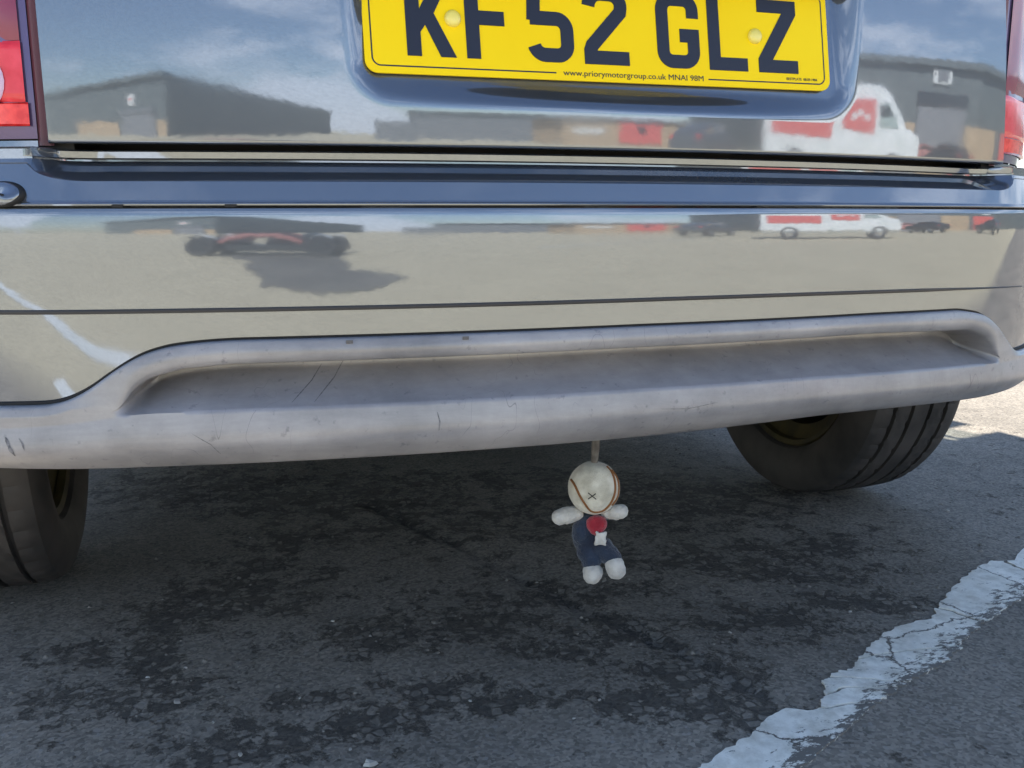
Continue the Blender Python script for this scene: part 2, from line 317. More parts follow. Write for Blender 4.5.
for pts, wd in STROKES:
    row = []
    for (s0, z0_), (s1, z1_) in zip(pts, pts[1:]):
        for t in np.linspace(0, 1, 7, endpoint=False): row.append((s0+(s1-s0)*t, z0_+(z1_-z0_)*t))
    row.append(pts[-1]); b0 = len(vs)
    for k, (s0, z0_) in enumerate(row):
        q = min(k, len(row)-1-k); w2 = wd*min(1, .35+q*.25)*(1+.5*noise.noise(Vector((s0*300, z0_*300, 0))))
        for e in (-1, 1):
            a = row[max(k-1, 0)]; c_ = row[min(k+1, len(row)-1)]; dx, dz = c_[0]-a[0], c_[1]-a[1]; ln = math.hypot(dx, dz); sx_, sz_ = s0-dz/ln*w2*e, z0_+dx/ln*w2*e
            x, y, nx, ny = plan(sx_); hit = bvh.ray_cast(Vector((x+nx*.2, y+ny*.2, sz_)), Vector((-nx, -ny, 0)))
            hp = hit[0] if hit[0] else Vector(surf(sx_, .065, sz_)); vs.append(hp+Vector((nx, ny, .1))*.0003)
    fs += [(b0+2*k, b0+2*k+1, b0+2*k+3, b0+2*k+2) for k in range(len(row)-1)]
obj('scuff_marks', vs, fs, M['scuff'], bumper)['kind'] = 'stuff'
# black seam behind the painted edge
grid('lower_seam', [[surf(s, d, float(z_top(s))+e) for d, e in ((.048, -.006), (.0555, -.0012), (.0555, .0014), (.048, .006))] for s in cols], M['black'], bumper)
# two small moulding marks on the upper bar
for s0 in (-.285, -.180):
    z = float(z_top(s0))-.004
    MB().add([surf(s, .0668, z_) for s in (s0, s0+.006) for z_ in (z-.0022, z+.001)], [(0, 2, 3, 1)]).build('clip_mark', M['clipgrey'], bumper)

# ---- tailgate with the sunken plate pocket ----------------------------------
ZT0, ZT1 = .6145, .985
def tg_y(x, z): return -.018+.20*x*x-(.00)+.22*(z-.735)**2
def floor_y(x, z): return .0034+(z-.68)*.17
def rr(x, z, x0=-.279, x1=.297, z0=.6505, z1=.93, r=.042):
    cx, cz, hx, hz = (x0+x1)/2, (z0+z1)/2, (x1-x0)/2-r, (z1-z0)/2-r
    qx, qz = np.abs(x-cx)-hx, np.abs(z-cz)-hz
    return np.hypot(np.maximum(qx, 0), np.maximum(qz, 0))+np.minimum(np.maximum(qx, qz), 0)-r
def edge_x(z, side):                           # the tailgate is narrower higher up
    return -.5405+.012*max(0, z-.75) if side < 0 else .5725-.14*(z-.614)
nx_, nz_ = 380, 130; P = []
for i in range(nx_):
    u = i/(nx_-1); c = []
    for j in range(nz_):
        z = ZT0+(ZT1-ZT0)*j/(nz_-1); x = edge_x(z, -1)+(edge_x(z, 1)-edge_x(z, -1))*u
        m_ = 1-float(sstep(-.028, 0.0, rr(x, z))); y = tg_y(x, z)*(1-m_)+floor_y(x, z)*m_
        c.append((x, y, z))
    f0 = c[0]; c = [(f0[0], f0[1]+.03, f0[2]+.0002), (f0[0], f0[1]+.004, f0[2]-.0012), (f0[0], f0[1]+.0012, f0[2]-.0008)]+c
    P.append(c)
P[0:0] = [[(x-.001, y+.004, z) for x, y, z in P[0]], ]; P[0:0] = [[(x, y+.03, z) for x, y, z in P[0]]]
P += [[(x+.001, y+.004, z) for x, y, z in P[-1]]]; P += [[(x, y+.03, z) for x, y, z in P[-1]]]
tailgate = grid('tailgate', P, M['paint'], car, flip=True, sharp=60)
# handle bar across the top of the pocket
P = []
for i, x in enumerate(np.linspace(-.292, .285, 60)):
    e = min(1, (i+.01)/4, (59.01-i)/4); e = math.sqrt(1-(1-e)**2) if e < 1 else 1
    P.append([(x, -.028+.18*x*x+.020*(1-math.cos(a)*e), .817+.025*math.sin(a)*(.35+.65*e)) for a in np.linspace(0, 2*math.pi, 20, endpoint=False)])
grid('handle_bar', P, M['black'], tailgate, closed=(False, True))
# black wedge drawn for the dark reflection in the left side wall of the pocket
MB().prism([(-.2895, .80), (-.2735, .80), (-.2745, .72), (-.2775, .704), (-.2815, .715), (-.2865, .745)], .0, .006).build('pocket_dark_wedge', M['black'], tailgate)

# ---- number plate ------------------------------------------------------------
plate = empty('number_plate'); plate.parent = car
plate.location = (-.0005, .0000, .6822); plate.rotation_euler = (-R(9.7), R(-.42), 0)
def rrect(x0, x1, z0, z1, r, n=8):
    o = []
    for cx, cz, a0 in ((x1-r, z1-r, 0), (x0+r, z1-r, 90), (x0+r, z0+r, 180), (x1-r, z0+r, 270)):
        o += [(cx+r*math.cos(R(a0+90*k/n)), cz+r*math.sin(R(a0+90*k/n))) for k in range(n+1)]
    return o
MB().prism(rrect(-.260, .260, 0, .111, .012), -.0015, .0006).build('plate_panel', M['yellow'], plate)
MB().prism(rrect(-.2585, .2585, .0015, .1095, .011), .0006, .0024).build('plate_back', M['black'], plate)
def strip_pts(pts, wd, y=-.0022, closed=False, base=-.0014):
    """mitred stroke of width wd along pts in the plate plane, as a raised flat slab"""
    pts = [q for i, q in enumerate(pts) if i == 0 or math.hypot(q[0]-pts[i-1][0], q[1]-pts[i-1][1]) > 1e-5]
    n = len(pts); Lp = []; Rp = []
    for i in range(n):
        p_ = Vector(pts[i]); a = Vector(pts[(i-1) % n]) if (i or closed) else None; c = Vector(pts[(i+1) % n]) if (i < n-1 or closed) else None
        d1 = (p_-a).normalized() if a else None; d2 = (c-p_).normalized() if c else None
        if d1 is None: nn = Vector((-d2.y, d2.x)); k = 1
        elif d2 is None: nn = Vector((-d1.y, d1.x)); k = 1
        else:
            n1, n2 = Vector((-d1.y, d1.x)), Vector((-d2.y, d2.x)); nn = (n1+n2).normalized(); k = 1/max(.35, nn.dot(n1))
        Lp.append(p_+nn*wd/2*k); Rp.append(p_-nn*wd/2*k)
    vs = []
    for l, r_ in zip(Lp, Rp): vs += [(l.x, y, l.y), (r_.x, y, r_.y), (l.x, base, l.y), (r_.x, base, r_.y)]
    fs = []
    for i in range(n if closed else n-1):
        a, b_ = i*4, ((i+1) % n)*4; fs += [(a, a+1, b_+1, b_), (a, b_, b_+2, a+2), (a+1, a+3, b_+3, b_+1)]
    if not closed: fs += [(0, 2, 3, 1), ((n-1)*4, (n-1)*4+1, (n-1)*4+3, (n-1)*4+2)]
    return vs, fs
def arc(cx, cz, rx, rz, a0, a1, n=8): return [(cx+rx*math.cos(R(a0+(a1-a0)*k/n)), cz+rz*math.sin(R(a0+(a1-a0)*k/n))) for k in range(n+1)]
T = 14.0; H_ = 79.0; W_ = 50.0; h = T/2
def gK(): return [[(h, 0), (h, H_)], ]
glyph = {
 'K': ('poly', [[(0, 0), (14, 0), (14, 23), (19, 30), (33, 0), (48.5, 0), (28, 41.5), (48, 79), (32, 79), (14, 45), (14, 79), (0, 79)]]),
 'F': ('poly', [[(0, 0), (14, 0), (14, 33), (40, 33), (40, 47), (14, 47), (14, 65), (47, 65), (47, 79), (0, 79)]]),
 'L': ('poly', [[(0, 0), (47, 0), (47, 14), (14, 14), (14, 79), (0, 79)]]),
 'Z': ('poly', [[(0, 0), (50, 0), (50, 14), (18, 14), (50, 64), (50, 79), (1, 79), (1, 65), (32, 65), (0, 15)]]),
 '5': ('stroke', [(46, 72), (9.5, 72), (7.5, 41)], [(4, 43.5)]+[(30, 43.5)]+arc(32, 32, 11, 11.5, 90, 0)+arc(32, 18, 11, 11, 0, -90)+[(19, 7)]+arc(19, 19, 12, 12, -92, -165)),
 '2': ('stroke', arc(20, 58, 13, 14, 175, 90)+[(31, 72)]+arc(31, 60, 12, 12, 90, -5)+[(42, 54), (9, 19), (7, 14), (7, 1)], [(0, 7), (50, 7)]),
 'G': ('stroke', [(43, 53)]+arc(32, 61, 11, 11, 0, 90)+[(18, 72)]+arc(18, 60, 11, 12, 90, 180)+[(7, 19)]+arc(18, 18, 11, 11, 180, 270)+[(32, 7)]+arc(32, 18, 11, 11, -90, 0)+[(43, 38)], [(49.9, 34.5), (27, 34.5)]),
}
def character(ch, x0):
    k = glyph[ch]; mb = MB(); sc = .001; z0 = 17.2
    if k[0] == 'poly':
        for poly in k[1]:
            bm = bmesh.new(); vs = [bm.verts.new(((x0+x)*sc, -.0022, (z0+z)*sc)) for x, z in poly]; f = bm.faces.new(vs)
            ex = bmesh.ops.extrude_face_region(bm, geom=[f]); bmesh.ops.translate(bm, verts=[v for v in ex['geom'] if isinstance(v, bmesh.types.BMVert)], vec=(0, .0008, 0))
            bmesh.ops.triangulate(bm, faces=bm.faces); bmesh.ops.recalc_face_normals(bm, faces=bm.faces)
            bm.verts.index_update(); mb.add([v.co[:] for v in bm.verts], [[v.index for v in f.verts] for f in bm.faces]); bm.free()
    else:
        for q, st in enumerate(k[1:]):
            vs, fs = strip_pts([((x0+x)*sc, (z0+z)*sc) for x, z in st], T*sc, y=-.0022-.00003*q); mb.add(vs, fs)
    return mb.build('character', M['ink'], plate)
for ch, x in zip('KF52GLZ', (-219, -160, -97, -36, 47, 108, 169)): character(ch, x)
# border line: broken along the bottom for the dealer's address
x0, x1, z0, z1, r_ = -.2530, .2530, .0070, .1045, .008
bl = [(-.068, z0)]+[(x0+r_, z0)]+arc(x0+r_, z0+r_, r_, r_, -90, -180)+arc(x0+r_, z1-r_, r_, r_, 180, 90)+arc(x1-r_, z1-r_, r_, r_, 90, 0)+arc(x1-r_, z0+r_, r_, r_, 0, -90)+[(.1055, z0)]
vs, fs = strip_pts(bl, .0014, y=-.0017); obj('border_line', vs, fs, M['ink'], plate)
def text(s, x, z, size, parent, name, m, y=-.0018, ex=.0001, width=.1):
    cu = bpy.data.curves.new('t', 'FONT'); cu.body = s; cu.size = size; cu.extrude = ex
    o = bpy.data.objects.new('t', cu); COL.objects.link(o); bpy.context.view_layer.update()
    me = bpy.data.meshes.new_from_object(o.evaluated_get(bpy.context.evaluated_depsgraph_get())); bpy.data.objects.remove(o)
    wide = width/max(v.co.x for v in me.vertices)
    for v in me.vertices: v.co = (x+v.co.x*wide, y-v.co.z, z+v.co.y)
    me.materials.clear(); me.materials.append(m); me.name = name
    o = bpy.data.objects.new(name, me); COL.objects.link(o); o.parent = parent; return o
text('www.priorymotorgroup.co.uk MNAI 98M', -.0605, .0048, .0082, plate, 'lettering', M['ink'], width=.160)
text('BESTPLATE  08.09.1984', .203, .0100, .0042, plate, 'lettering', M['ink'], width=.040)
for sx_, sz_ in ((-.1725, .0545), (.1655, .0555)):
    P = [[(sx_+rd*math.cos(a), -.0015-hh, sz_+rd*math.sin(a)) for a in np.linspace(0, 2*math.pi, 24, endpoint=False)] for rd, hh in ((.0082, -.001), (.0082, .001), (.0078, .003), (.0062, .0046), (.0035, .0054), (.0001, .0056))]
    grid('screw_cap', P, M['cap'], plate, closed=(False, True))

# ---- tail lamps ----------------------------------------------------------------
def lamp(side, s0, s1, label):
    """s0 inner, s1 outer edge along the plan; built from vertical bands"""
    g = side; root = None
    def band(name, a, b_, z0, z1, d, m, parent, nz=14, ns=12, bulge=.004):
        P = []
        for i in range(ns):
            u = i/(ns-1); c = []
            for j in range(nz):
                v = j/(nz-1); z = z0+(z1-z0)*v; s = a+(b_-a)*u; sh = .0*(z-.62)
                e = min(u, 1-u, v*2, (1-v)*2)*8; rd = 1-(1-min(1, e))**2
                c.append(surf(g*s, d-.004+.004*rd+bulge*math.sin(u*math.pi)*0, z))
            P.append(c)
        return grid(name, P, m, parent, flip=(g > 0))
    body = band('tail_light', s0, s1, .618, 1.06, .0215, M['lens_edge'], car); body['label'] = label
    band('lens', s0+.0065, s1-.02, .703, .9, .0245, M['red_dark'], body)
    band('lens', s0+.006, s1-.02, .650, .7025, .0250, M['red'], body)
    band('lens', s0+.004, s1-.02, .629, .6495, .0250, M['red_bright'], body)
    band('lens', s0+.012, s1-.02, .905, 1.04, .0245, M['headglass'], body)
    # clear round reversing lens, lying proud of the red one
    if side > 0: return body
    mb = MB(); cs, cz = s0+.054, .668
    vs = []; n = 28; rg = [1, .96, .85, .6, .3, .01]; hh = [.0, .004, .008, .012, .0135, .014]
    for r_, e in zip(rg, hh): vs += [surf(g*(cs+.033*r_*math.cos(a)), .0245+e, cz+.031*r_*math.sin(a)) for a in np.linspace(0, 2*math.pi, n, endpoint=False)]
    fs = [(i*n+k, i*n+(k+1) % n, (i+1)*n+(k+1) % n, (i+1)*n+k) for i in range(5) for k in range(n)]
    obj('reversing_lens', vs, [f if g < 0 else f[::-1] for f in fs], M['lens_clear'], body, True)
    return body
lamp(-1, .5475, .80, 'left tail light, red lens with a clear round lens')
lamp(1, .5770, .83, 'right tail light, red lens below a clear strip')
for g, a in ((-1, .5485), (1, .579)):
    grid('shoulder_panel', [[surf(g*s, d, z) for d, z in ((.030, .6050), (.020, .6056), (.0165, .6065), (.0160, .6165), (.006, .6185))] for s in np.linspace(a, .90, 30)], M['paint'], car, flip=(g > 0))
    grid('shoulder_seal', [[surf(g*s, d, z) for d, z in ((.012, .600), (.012, .620))] for s in np.linspace(a-.03, .62, 12)], M['black'], car, flip=(g > 0))
# jamb strips between lamps and tailgate
for g, a, b_ in ((-1, .541, .5468), (1, .570, .5775)):
    grid('lamp_jamb', [[surf(g*s, .0165+.002*math.sin((s-a)/(b_-a)*math.pi), z) for z in np.linspace(.612, .985, 30)] for s in np.linspace(a-.008, b_+.002, 8)], M['hinge'], car, flip=(g > 0))
# body skin below the lamps (between lamp and bumper) is part of the bumper; dark shell behind every gap
grid('inner_shell', [[surf(s, -.035, z) for z in (.33, .6, .8, 1.0)] for s in np.linspace(-.95, .95, 120)], M['black'], car, flip=True)

# ---- rest of the body ------------------------------------------------------------
LEN = 3.9
def yr(z): return 0 if z < .985 else .28*((z-.985)/.70)**1.25
def yf(z): return LEN if z < .72 else LEN-.02-1.75*((z-.72)/1.0)**.85
def wx(z): return 1 if z < .95 else 1-.13*((z-.95)/.7)**1.3
FY = LEN
def side_pt(g, t, z, d=0):
    """t 0..1 along the side from the rear corner to the front corner"""
    y0, y1 = .33, LEN-.42; y = y0+(y1-y0)*t; yy = yr(z)+y/LEN*(yf(z)-yr(z))
    x = (XE+d) if y > YE else None
    if x is None:
        for s in np.arange(XC, XC+ARC+.01, .004):
            q = plan(s)
            if q[1] >= y: x = q[0]+d; break
        else: x = XE+d
    return (g*x*wx(z), yy, z)
def low(y):
    z = .18 if 1.0 < y < 2.75 else .29
    for yc in (.645, 3.10):
        dd = .36**2-(y-yc)**2
        if dd > 0: z = max(z, .29+math.sqrt(dd))
    return z
for g in (-1, 1):
    P = []
    for i in range(150):
        t = i/149; y = .33+(LEN-.75)*t; z0 = low(y)
        P.append([side_pt(g, t, z0+(1.0-z0)*k/13, .012+.008*math.sin(k/13*math.pi)) for k in range(14)])
    sd = grid('side_panel', P, M['paint'], car, flip=(g < 0))
    grid('side_window', [[side_pt(g, t, z, .004) for z in np.linspace(1.0, 1.60, 8)] for t in np.linspace(.03, .80, 40)], M['glass'], car, flip=(g < 0))
    for t0, t1 in ((0, .04), (.30, .33), (.57, .60)):
        grid('pillar', [[side_pt(g, t, z, .012) for z in np.linspace(.995, 1.61, 8)] for t in np.linspace(t0, t1, 5)], M['paint'], car, flip=(g < 0))
    # rear quarter from lamp to the side, and the pillar above
    grid('rear_quarter', [[surf(g*s, .018, z) for z in np.linspace(.607, 1.06, 12)] for s in np.linspace(.805 if g < 0 else .835, S_ARCH+.01, 10)], M['paint'], car, flip=(g > 0))
    P = []
    for s in np.linspace(.50, S_ARCH+.01, 24):
        c = []
        for z in np.linspace(1.06, 1.65, 12):
            x, y, q = surf(g*s, .018, z); c.append((x*wx(z), y+yr(z)*(1-y/LEN)-.0, z))
        P.append(c)
    grid('rear_pillar', P, M['paint'], car, flip=(g > 0))
    grid('lamp_cap', [[surf(g*s, .018, z) for z in (.985, 1.06)] for s in np.linspace(.50, .60, 8)], M['paint'], car, flip=(g > 0))
P = []
for s in np.linspace(-.52, .52, 40):
    c = []
    for z in np.linspace(.988, 1.60, 14):
        x, y, q = surf(s, .016, z); c.append((x*wx(z), y+yr(z), z))
    P.append(c)
grid('rear_window', P, M['dglass'], car, flip=True)
# roof, windscreen and nose as one lofted family of cross lines
def cross(z, y, d=0, n=24, crown=.05):
    w_ = XE*wx(z); return [(u*w_, y, z+crown*(1-u*u)) for u in np.linspace(-1, 1, n)]
grid('roof', [cross(1.65-.04*abs(t-.5)**2*4, yr(1.65)+(yf(1.65)-yr(1.65))*t, crown=.07) for t in np.linspace(-.03, 1.0, 20)], M['paint'], car)
grid('windscreen', [cross(z, yf(z), crown=.04) for z in np.linspace(1.0, 1.60, 10)], M['dglass'], car, flip=True)
grid('bonnet', [cross(z, yf(z), crown=.03) for z in np.linspace(.72, 1.0, 10)], M['paint'], car, flip=True)
grid('front_bumper', [[(u*XE, LEN-.02-.35*abs(u)**4, z) for u in np.linspace(-1, 1, 24)] for z in np.linspace(.28, .74, 8)], M['paint'], car, flip=True)
MB().box(-.62, .62, .10, LEN-.35, .335, .37).box(-.80, .80, 1.02, 2.72, .20, .325).box(-.45, .50, .14, .50, .285, .33).box(-.50, .50, .80, 1.0, .25, .33).build('floor_pan', M['under'], car)  # low boxes and silencer added out of view to darken the ground underneath
mb = MB(); mb.tube([(.18, .40, .262), (.52, .38, .262)], .048, 16); mb.tube([(.45, .30, .262), (.30, 1.2, .25)], .02, 10); mb.build('silencer', M['rim'], car, True)
MB().box(-.83, .83, 1.1, 2.65, .33, .372).build('cabin_floor', M['under'], car)  # unseen cabin floor, shelf and seats, added to block sun through the windows
MB().box(-.80, .80, .18, 1.05, .70, .74).build('load_shelf', M['under'], car)
for x0, x1, y0 in ((-.62, .62, 1.05), (-.62, -.12, 1.95), (.12, .62, 1.95)):
    MB().box(x0, x1, y0, y0+.55, .37, .72).box(x0, x1, y0, y0+.14, .70, 1.22).build('seat', M['under'], car)
for g in (-1, 1):                                        # wheel houses
    for yc in (.645, 3.10):
        grid('wheel_house', [[(g*x, yc+.37*math.cos(a), .29+.37*math.sin(a)) for x in (.60, .845)] for a in np.linspace(0, math.pi, 20)], M['under'], car, flip=(g < 0))
mb = MB(); mb.tube([(-.66, .645, .285), (.66, .645, .285)], .026, 12); mb.build('axle', M['under'], car, True)
# towing eye bracket from which the doll hangs
br = MB(); br.box(-.022, .010, .030, .044, .300, .345); br.box(-.022, .010, .038, .20, .336, .342); br.build('towing_bracket', M['rim'], car)

# ---- wheels -----------------------------------------------------------------------
def make_wheel():
    RT, WT = .295, .206
    root = empty('wheel')
    NA = 240; us = []
    grooves = [-.056, -.020, .020, .056]
    xs = sorted(set([round(v, 5) for v in list(np.linspace(-.086, .086, 29))+[g+e for g in grooves for e in (-.0042, -.0032, .0032, .0042)]]))
    prof = [(-.070, .196), (-.088, .204), (-.101, .224), (-.103, .244), (-.101, .262), (-.096, .277), (-.090, .287)]
    P = []
    for i in range(NA):
        a = 2*math.pi*i/NA; c = []
        for x, r_ in prof: c.append((x, r_))
        for x in xs[1:-1]:
            r_ = RT-.004*(abs(x)/.086)**3
            if any(abs(x-g) < .0034 for g in grooves): r_ -= .009
            else:
                ph = (i + int(abs(x)*420)) % 8
                if abs(x) > .060 and (i % 5) == 0: r_ -= .0025
                elif .024 < abs(x) < .052 and ph == 0: r_ -= .003
            c.append((x, r_))
        for x, r_ in reversed(prof): c.append((-x, r_))
        P.append([(x, r_*math.cos(a), r_*math.sin(a)) for x, r_ in c])
    grid('tyre', P, M['rubber'], root, closed=(True, False), sharp=30)
    # raised ring on the inner side wall
    def ring(name, pr, m, n=72):
        return grid(name, [[(x, r_*math.cos(a), r_*math.sin(a)) for x, r_ in pr] for a in np.linspace(0, 2*math.pi, n, endpoint=False)], m, root, closed=(True, False))
    ring('rim', [(-.066, .186), (-.078, .188), (-.082, .197), (-.076, .202), (-.066, .192), (-.05, .158), (.02, .150), (.05, .158), (.066, .172), (.074, .181), (.078, .178), (.074, .166), (.055, .150), (.045, .11), (.05, .06), (.05, .001)], M['rim'])
    ring('brake_drum', [(-.058, .001), (-.058, .05), (-.052, .10), (-.046, .128), (-.030, .135), (.04, .135)], M['hub'])
    return root
def copy_tree(o, parent=None):
    c = o.copy(); COL.objects.link(c); c.parent = parent
    for ch in list(o.children): copy_tree(ch, c)
    return c
wh = make_wheel(); wh.parent = car; wh.location = (.766, .645, .294)
for i, (x, y, rz, rx) in enumerate(((-.734, .645, math.pi, .8), (.752, 3.10, 0, .4), (-.752, 3.10, math.pi, 1.2))):
    q = copy_tree(wh, car); q.location = (x, y, .294); q.rotation_euler = (rx if rz == 0 else -rx, 0, rz)

# ------------------------------------------------------------------ ground
def ground_material():
    m = mat('worn_asphalt', (.05, .05, .05), .88); nt = m.node_tree; b = nt.nodes['Principled BSDF']; L = nt.links.new
    tc = nd(nt, 'ShaderNodeTexCoord'); o = tc.outputs['Object']
    def N(scale, det=6., rough=.55, dist=0.): n = nd(nt, 'ShaderNodeTexNoise', Scale=scale, Detail=det, Roughness=rough, Distortion=dist); L(o, n.inputs[0]); return n.outputs['Fac']
    def ramp(src, a, b_, c1, c2):
        r = nd(nt, 'ShaderNodeValToRGB'); e = r.color_ramp.elements; e[0].position = a; e[1].position = b_; e[0].color = (*c1, 1); e[1].color = (*c2, 1); L(src, r.inputs[0]); return r.outputs[0]
    def mixc(f, a, b_, blend='MIX'):
        x = nd(nt, 'ShaderNodeMixRGB', blend_type=blend)
        if isinstance(f, (int, float)): x.inputs[0].default_value = f
        else: L(f, x.inputs[0])
        L(a, x.inputs[1]); L(b_, x.inputs[2]); return x.outputs[0]
    # every stone of the surface course, 4-6 mm, in warped cells
    wn = nd(nt, 'ShaderNodeTexNoise', Scale=45.0, Detail=3.0); L(o, wn.inputs[0]); wm = nd(nt, 'ShaderNodeMixRGB', blend_type='ADD'); wm.inputs[0].default_value = .011; L(o, wm.inputs[1]); L(wn.outputs['Color'], wm.inputs[2]); wo_ = wm.outputs[0]
    def cells(scale, feat='F1'):
        v = nd(nt, 'ShaderNodeTexVoronoi', Scale=scale, feature=feat); L(wo_, v.inputs['Vector']); return v
    fine = cells(250.0); sf = nd(nt, 'ShaderNodeSeparateColor'); L(fine.outputs['Color'], sf.inputs[0])
    grit = ramp(sf.outputs[0], .0, 1.0, (.12, .106, .088), (.40, .355, .298))
    grit = mixc(ramp(sf.outputs[1], .93, .97, (0, 0, 0), (.8, .8, .8)), grit, ramp(sf.outputs[2], 0, 1, (.42, .36, .30), (.30, .31, .32)))
    grit = mixc(ramp(sf.outputs[2], .80, .90, (0, 0, 0), (.75, .75, .75)), grit, ramp(N(400, 2), 0, 1, (.03, .03, .03), (.05, .048, .045)))
    smoothc = mixc(.45, grit, ramp(N(30, 10, .75), .32, .70, (.17, .151, .126), (.33, .295, .248)))
    # eroded areas: single chips and islands of surface left standing in dark binder
    vo = cells(74.0); se = nd(nt, 'ShaderNodeSeparateColor'); L(vo.outputs['Color'], se.inputs[0]); vd = cells(74.0, 'DISTANCE_TO_EDGE')
    binder = mixc(.38, ramp(N(260, 5, .7), .3, .7, (.022, .019, .016), (.105, .092, .077)), grit)
    binder = mixc(.55, binder, ramp(N(60, 4), .3, .7, (.034, .030, .026), (.085, .075, .063)))
    isl = nd(nt, 'ShaderNodeMapRange'); isl.inputs['From Min'].default_value = .55; isl.inputs['From Max'].default_value = .68; L(se.outputs[0], isl.inputs[0])
    ed = nd(nt, 'ShaderNodeMapRange'); ed.inputs['From Min'].default_value = .05; ed.inputs['From Max'].default_value = .16; L(vd.outputs['Distance'], ed.inputs[0])
    im = nd(nt, 'ShaderNodeMath', operation='MULTIPLY'); L(isl.outputs[0], im.inputs[0]); L(ed.outputs[0], im.inputs[1])
    rough = mixc(im.outputs[0], binder, mixc(.5, smoothc, ramp(se.outputs[1], 0, 1, (.09, .08, .068), (.28, .25, .215))))
    wa = nd(nt, 'ShaderNodeAttribute', attribute_name='wear_shade'); big = wa.outputs['Fac']; med = N(17, 10, .80, .15)
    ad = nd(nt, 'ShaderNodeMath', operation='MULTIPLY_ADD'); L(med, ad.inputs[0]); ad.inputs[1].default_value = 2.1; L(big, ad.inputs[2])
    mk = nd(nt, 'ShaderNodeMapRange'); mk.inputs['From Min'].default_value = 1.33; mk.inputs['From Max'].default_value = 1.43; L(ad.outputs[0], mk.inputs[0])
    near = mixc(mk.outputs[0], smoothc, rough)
    near = mixc(.95, near, ramp(N(1.7, 7, .65), .3, .7, (.60, .59, .575), (1.18, 1.16, 1.13)), 'MULTIPLY')
    # the open yard further back is coloured paler and warmer to look sunlit
    sx = nd(nt, 'ShaderNodeSeparateXYZ'); L(o, sx.inputs[0]); fy = nd(nt, 'ShaderNodeMapRange'); fy.inputs['From Min'].default_value = -.75; fy.inputs['From Max'].default_value = -1.15; L(sx.outputs['Y'], fy.inputs[0])
    far = ramp(N(1.2, 10, .7), .3, .72, (.46, .40, .265), (.56, .49, .33))
    col = mixc(fy.outputs[0], near, far)
    L(col, b.inputs['Base Color'])
    # relief
    hm = nd(nt, 'ShaderNodeMath', operation='SUBTRACT'); hm.inputs[0].default_value = 1; L(im.outputs[0], hm.inputs[1])
    h2 = nd(nt, 'ShaderNodeMath', operation='MULTIPLY'); L(hm.outputs[0], h2.inputs[0]); L(mk.outputs[0], h2.inputs[1])
    h3 = nd(nt, 'ShaderNodeMath', operation='MULTIPLY_ADD'); L(h2.outputs[0], h3.inputs[0]); h3.inputs[1].default_value = -1.0; L(sf.outputs[0], h3.inputs[2])
    ha = nd(nt, 'ShaderNodeMath', operation='MULTIPLY_ADD'); L(N(150, 5, .7), ha.inputs[0]); ha.inputs[1].default_value = .8; L(h3.outputs[0], ha.inputs[2])
    bp = nd(nt, 'ShaderNodeBump', Strength=.9, Distance=.0022); L(ha.outputs[0], bp.inputs['Height']); L(bp.outputs[0], b.inputs['Normal'])
    return m
M['ground'] = ground_material()
# one sheet, fine under and behind the car, coarse out to the horizon
xs = np.concatenate([[-900, -200, -60, -20, -8, -3], np.arange(-1.5, 2.61, .012), [4, 9, 22, 60, 200, 900]])
ys = np.concatenate([[-900, -200, -60, -20, -8, -3, -1.2], np.arange(-.45, 2.41, .012), [4, 9, 22, 60, 200, 900]])
P = np.zeros((len(xs), len(ys), 3))
for i, x in enumerate(xs):
    for j, y in enumerate(ys):
        z = 0
        if -1.5 <= x <= 2.6 and -.45 <= y <= 2.4:
            fd = min(1, (x+1.5)/.2, (2.6-x)/.2, (y+.45)/.1, (2.4-y)/.2)
            z = fd*(.004*noise.noise(Vector((x*3, y*3, 0)))+.0022*noise.noise(Vector((x*14, y*14, 3)))+.0016*noise.noise(Vector((x*45, y*45, 5))))
            # long shallow crack running from under the car to the white line
            for (ax, ay), (bx, by) in (((-.14, .81), (.02, .36)), ((.02, .36), (.111, .111)), ((.111, .111), (.165, -.06))):
                ex, ey = bx-ax, by-ay; t = max(0, min(1, ((x-ax)*ex+(y-ay)*ey)/(ex*ex+ey*ey)))
                dd = math.hypot(x-ax-ex*t+.012*noise.noise(Vector((x*20, y*20, 9))), y-ay-ey*t)
                z -= .009*math.exp(-(dd/.012)**2)*.5
        P[i, j] = (x, y, z)
WEAR_SHADE = [(-0.401, 0.484, 0.092, 0.095), (-0.506, 0.188, 0.083, 0.058), (-0.547, 0.295, 0.077, 0.056), (-0.287, 0.654, 0.087, 0.053), (-0.39, 0.028, 0.084, 0.032), (-0.271, 0.038, 0.05, 0.025), (-0.451, 0.406, 0.086, 0.067), (-0.216, 0.24, 0.08, 0.037), (-0.083, 0.243, 0.083, 0.046), (-0.193, 0.08, 0.071, 0.021), (-0.155, 0.043, 0.069, 0.018), (0.053, 0.286, 0.103, 0.037), (0.086, 0.151, 0.081, 0.038), (0.108, 0.027, 0.073, 0.042), (0.116, -0.074, 0.056, 0.041), (0.03, -0.021, 0.052, 0.032), (0.007, 0.118, 0.064, 0.028), (0.282, 0.116, 0.083, 0.048), (0.457, 0.126, 0.065, 0.035), (0.319, 0.341, 0.194, 0.076), (0.144, 0.616, 0.277, 0.109), (-0.17, 0.856, 0.299, 0.099), (-0.453, 1.029, 0.249, 0.112), (0.373, 0.665, 0.237, 0.112), (0.547, 0.335, 0.101, 0.042), (0.095, 0.913, 0.342, 0.08), (-0.341, 0.107, 0.046, 0.019), (-0.602, 0.152, 0.05, 0.019), (0.404, 0.244, 0.078, 0.034)]  # eroded patches; the large ones under the car also paint its shade darker
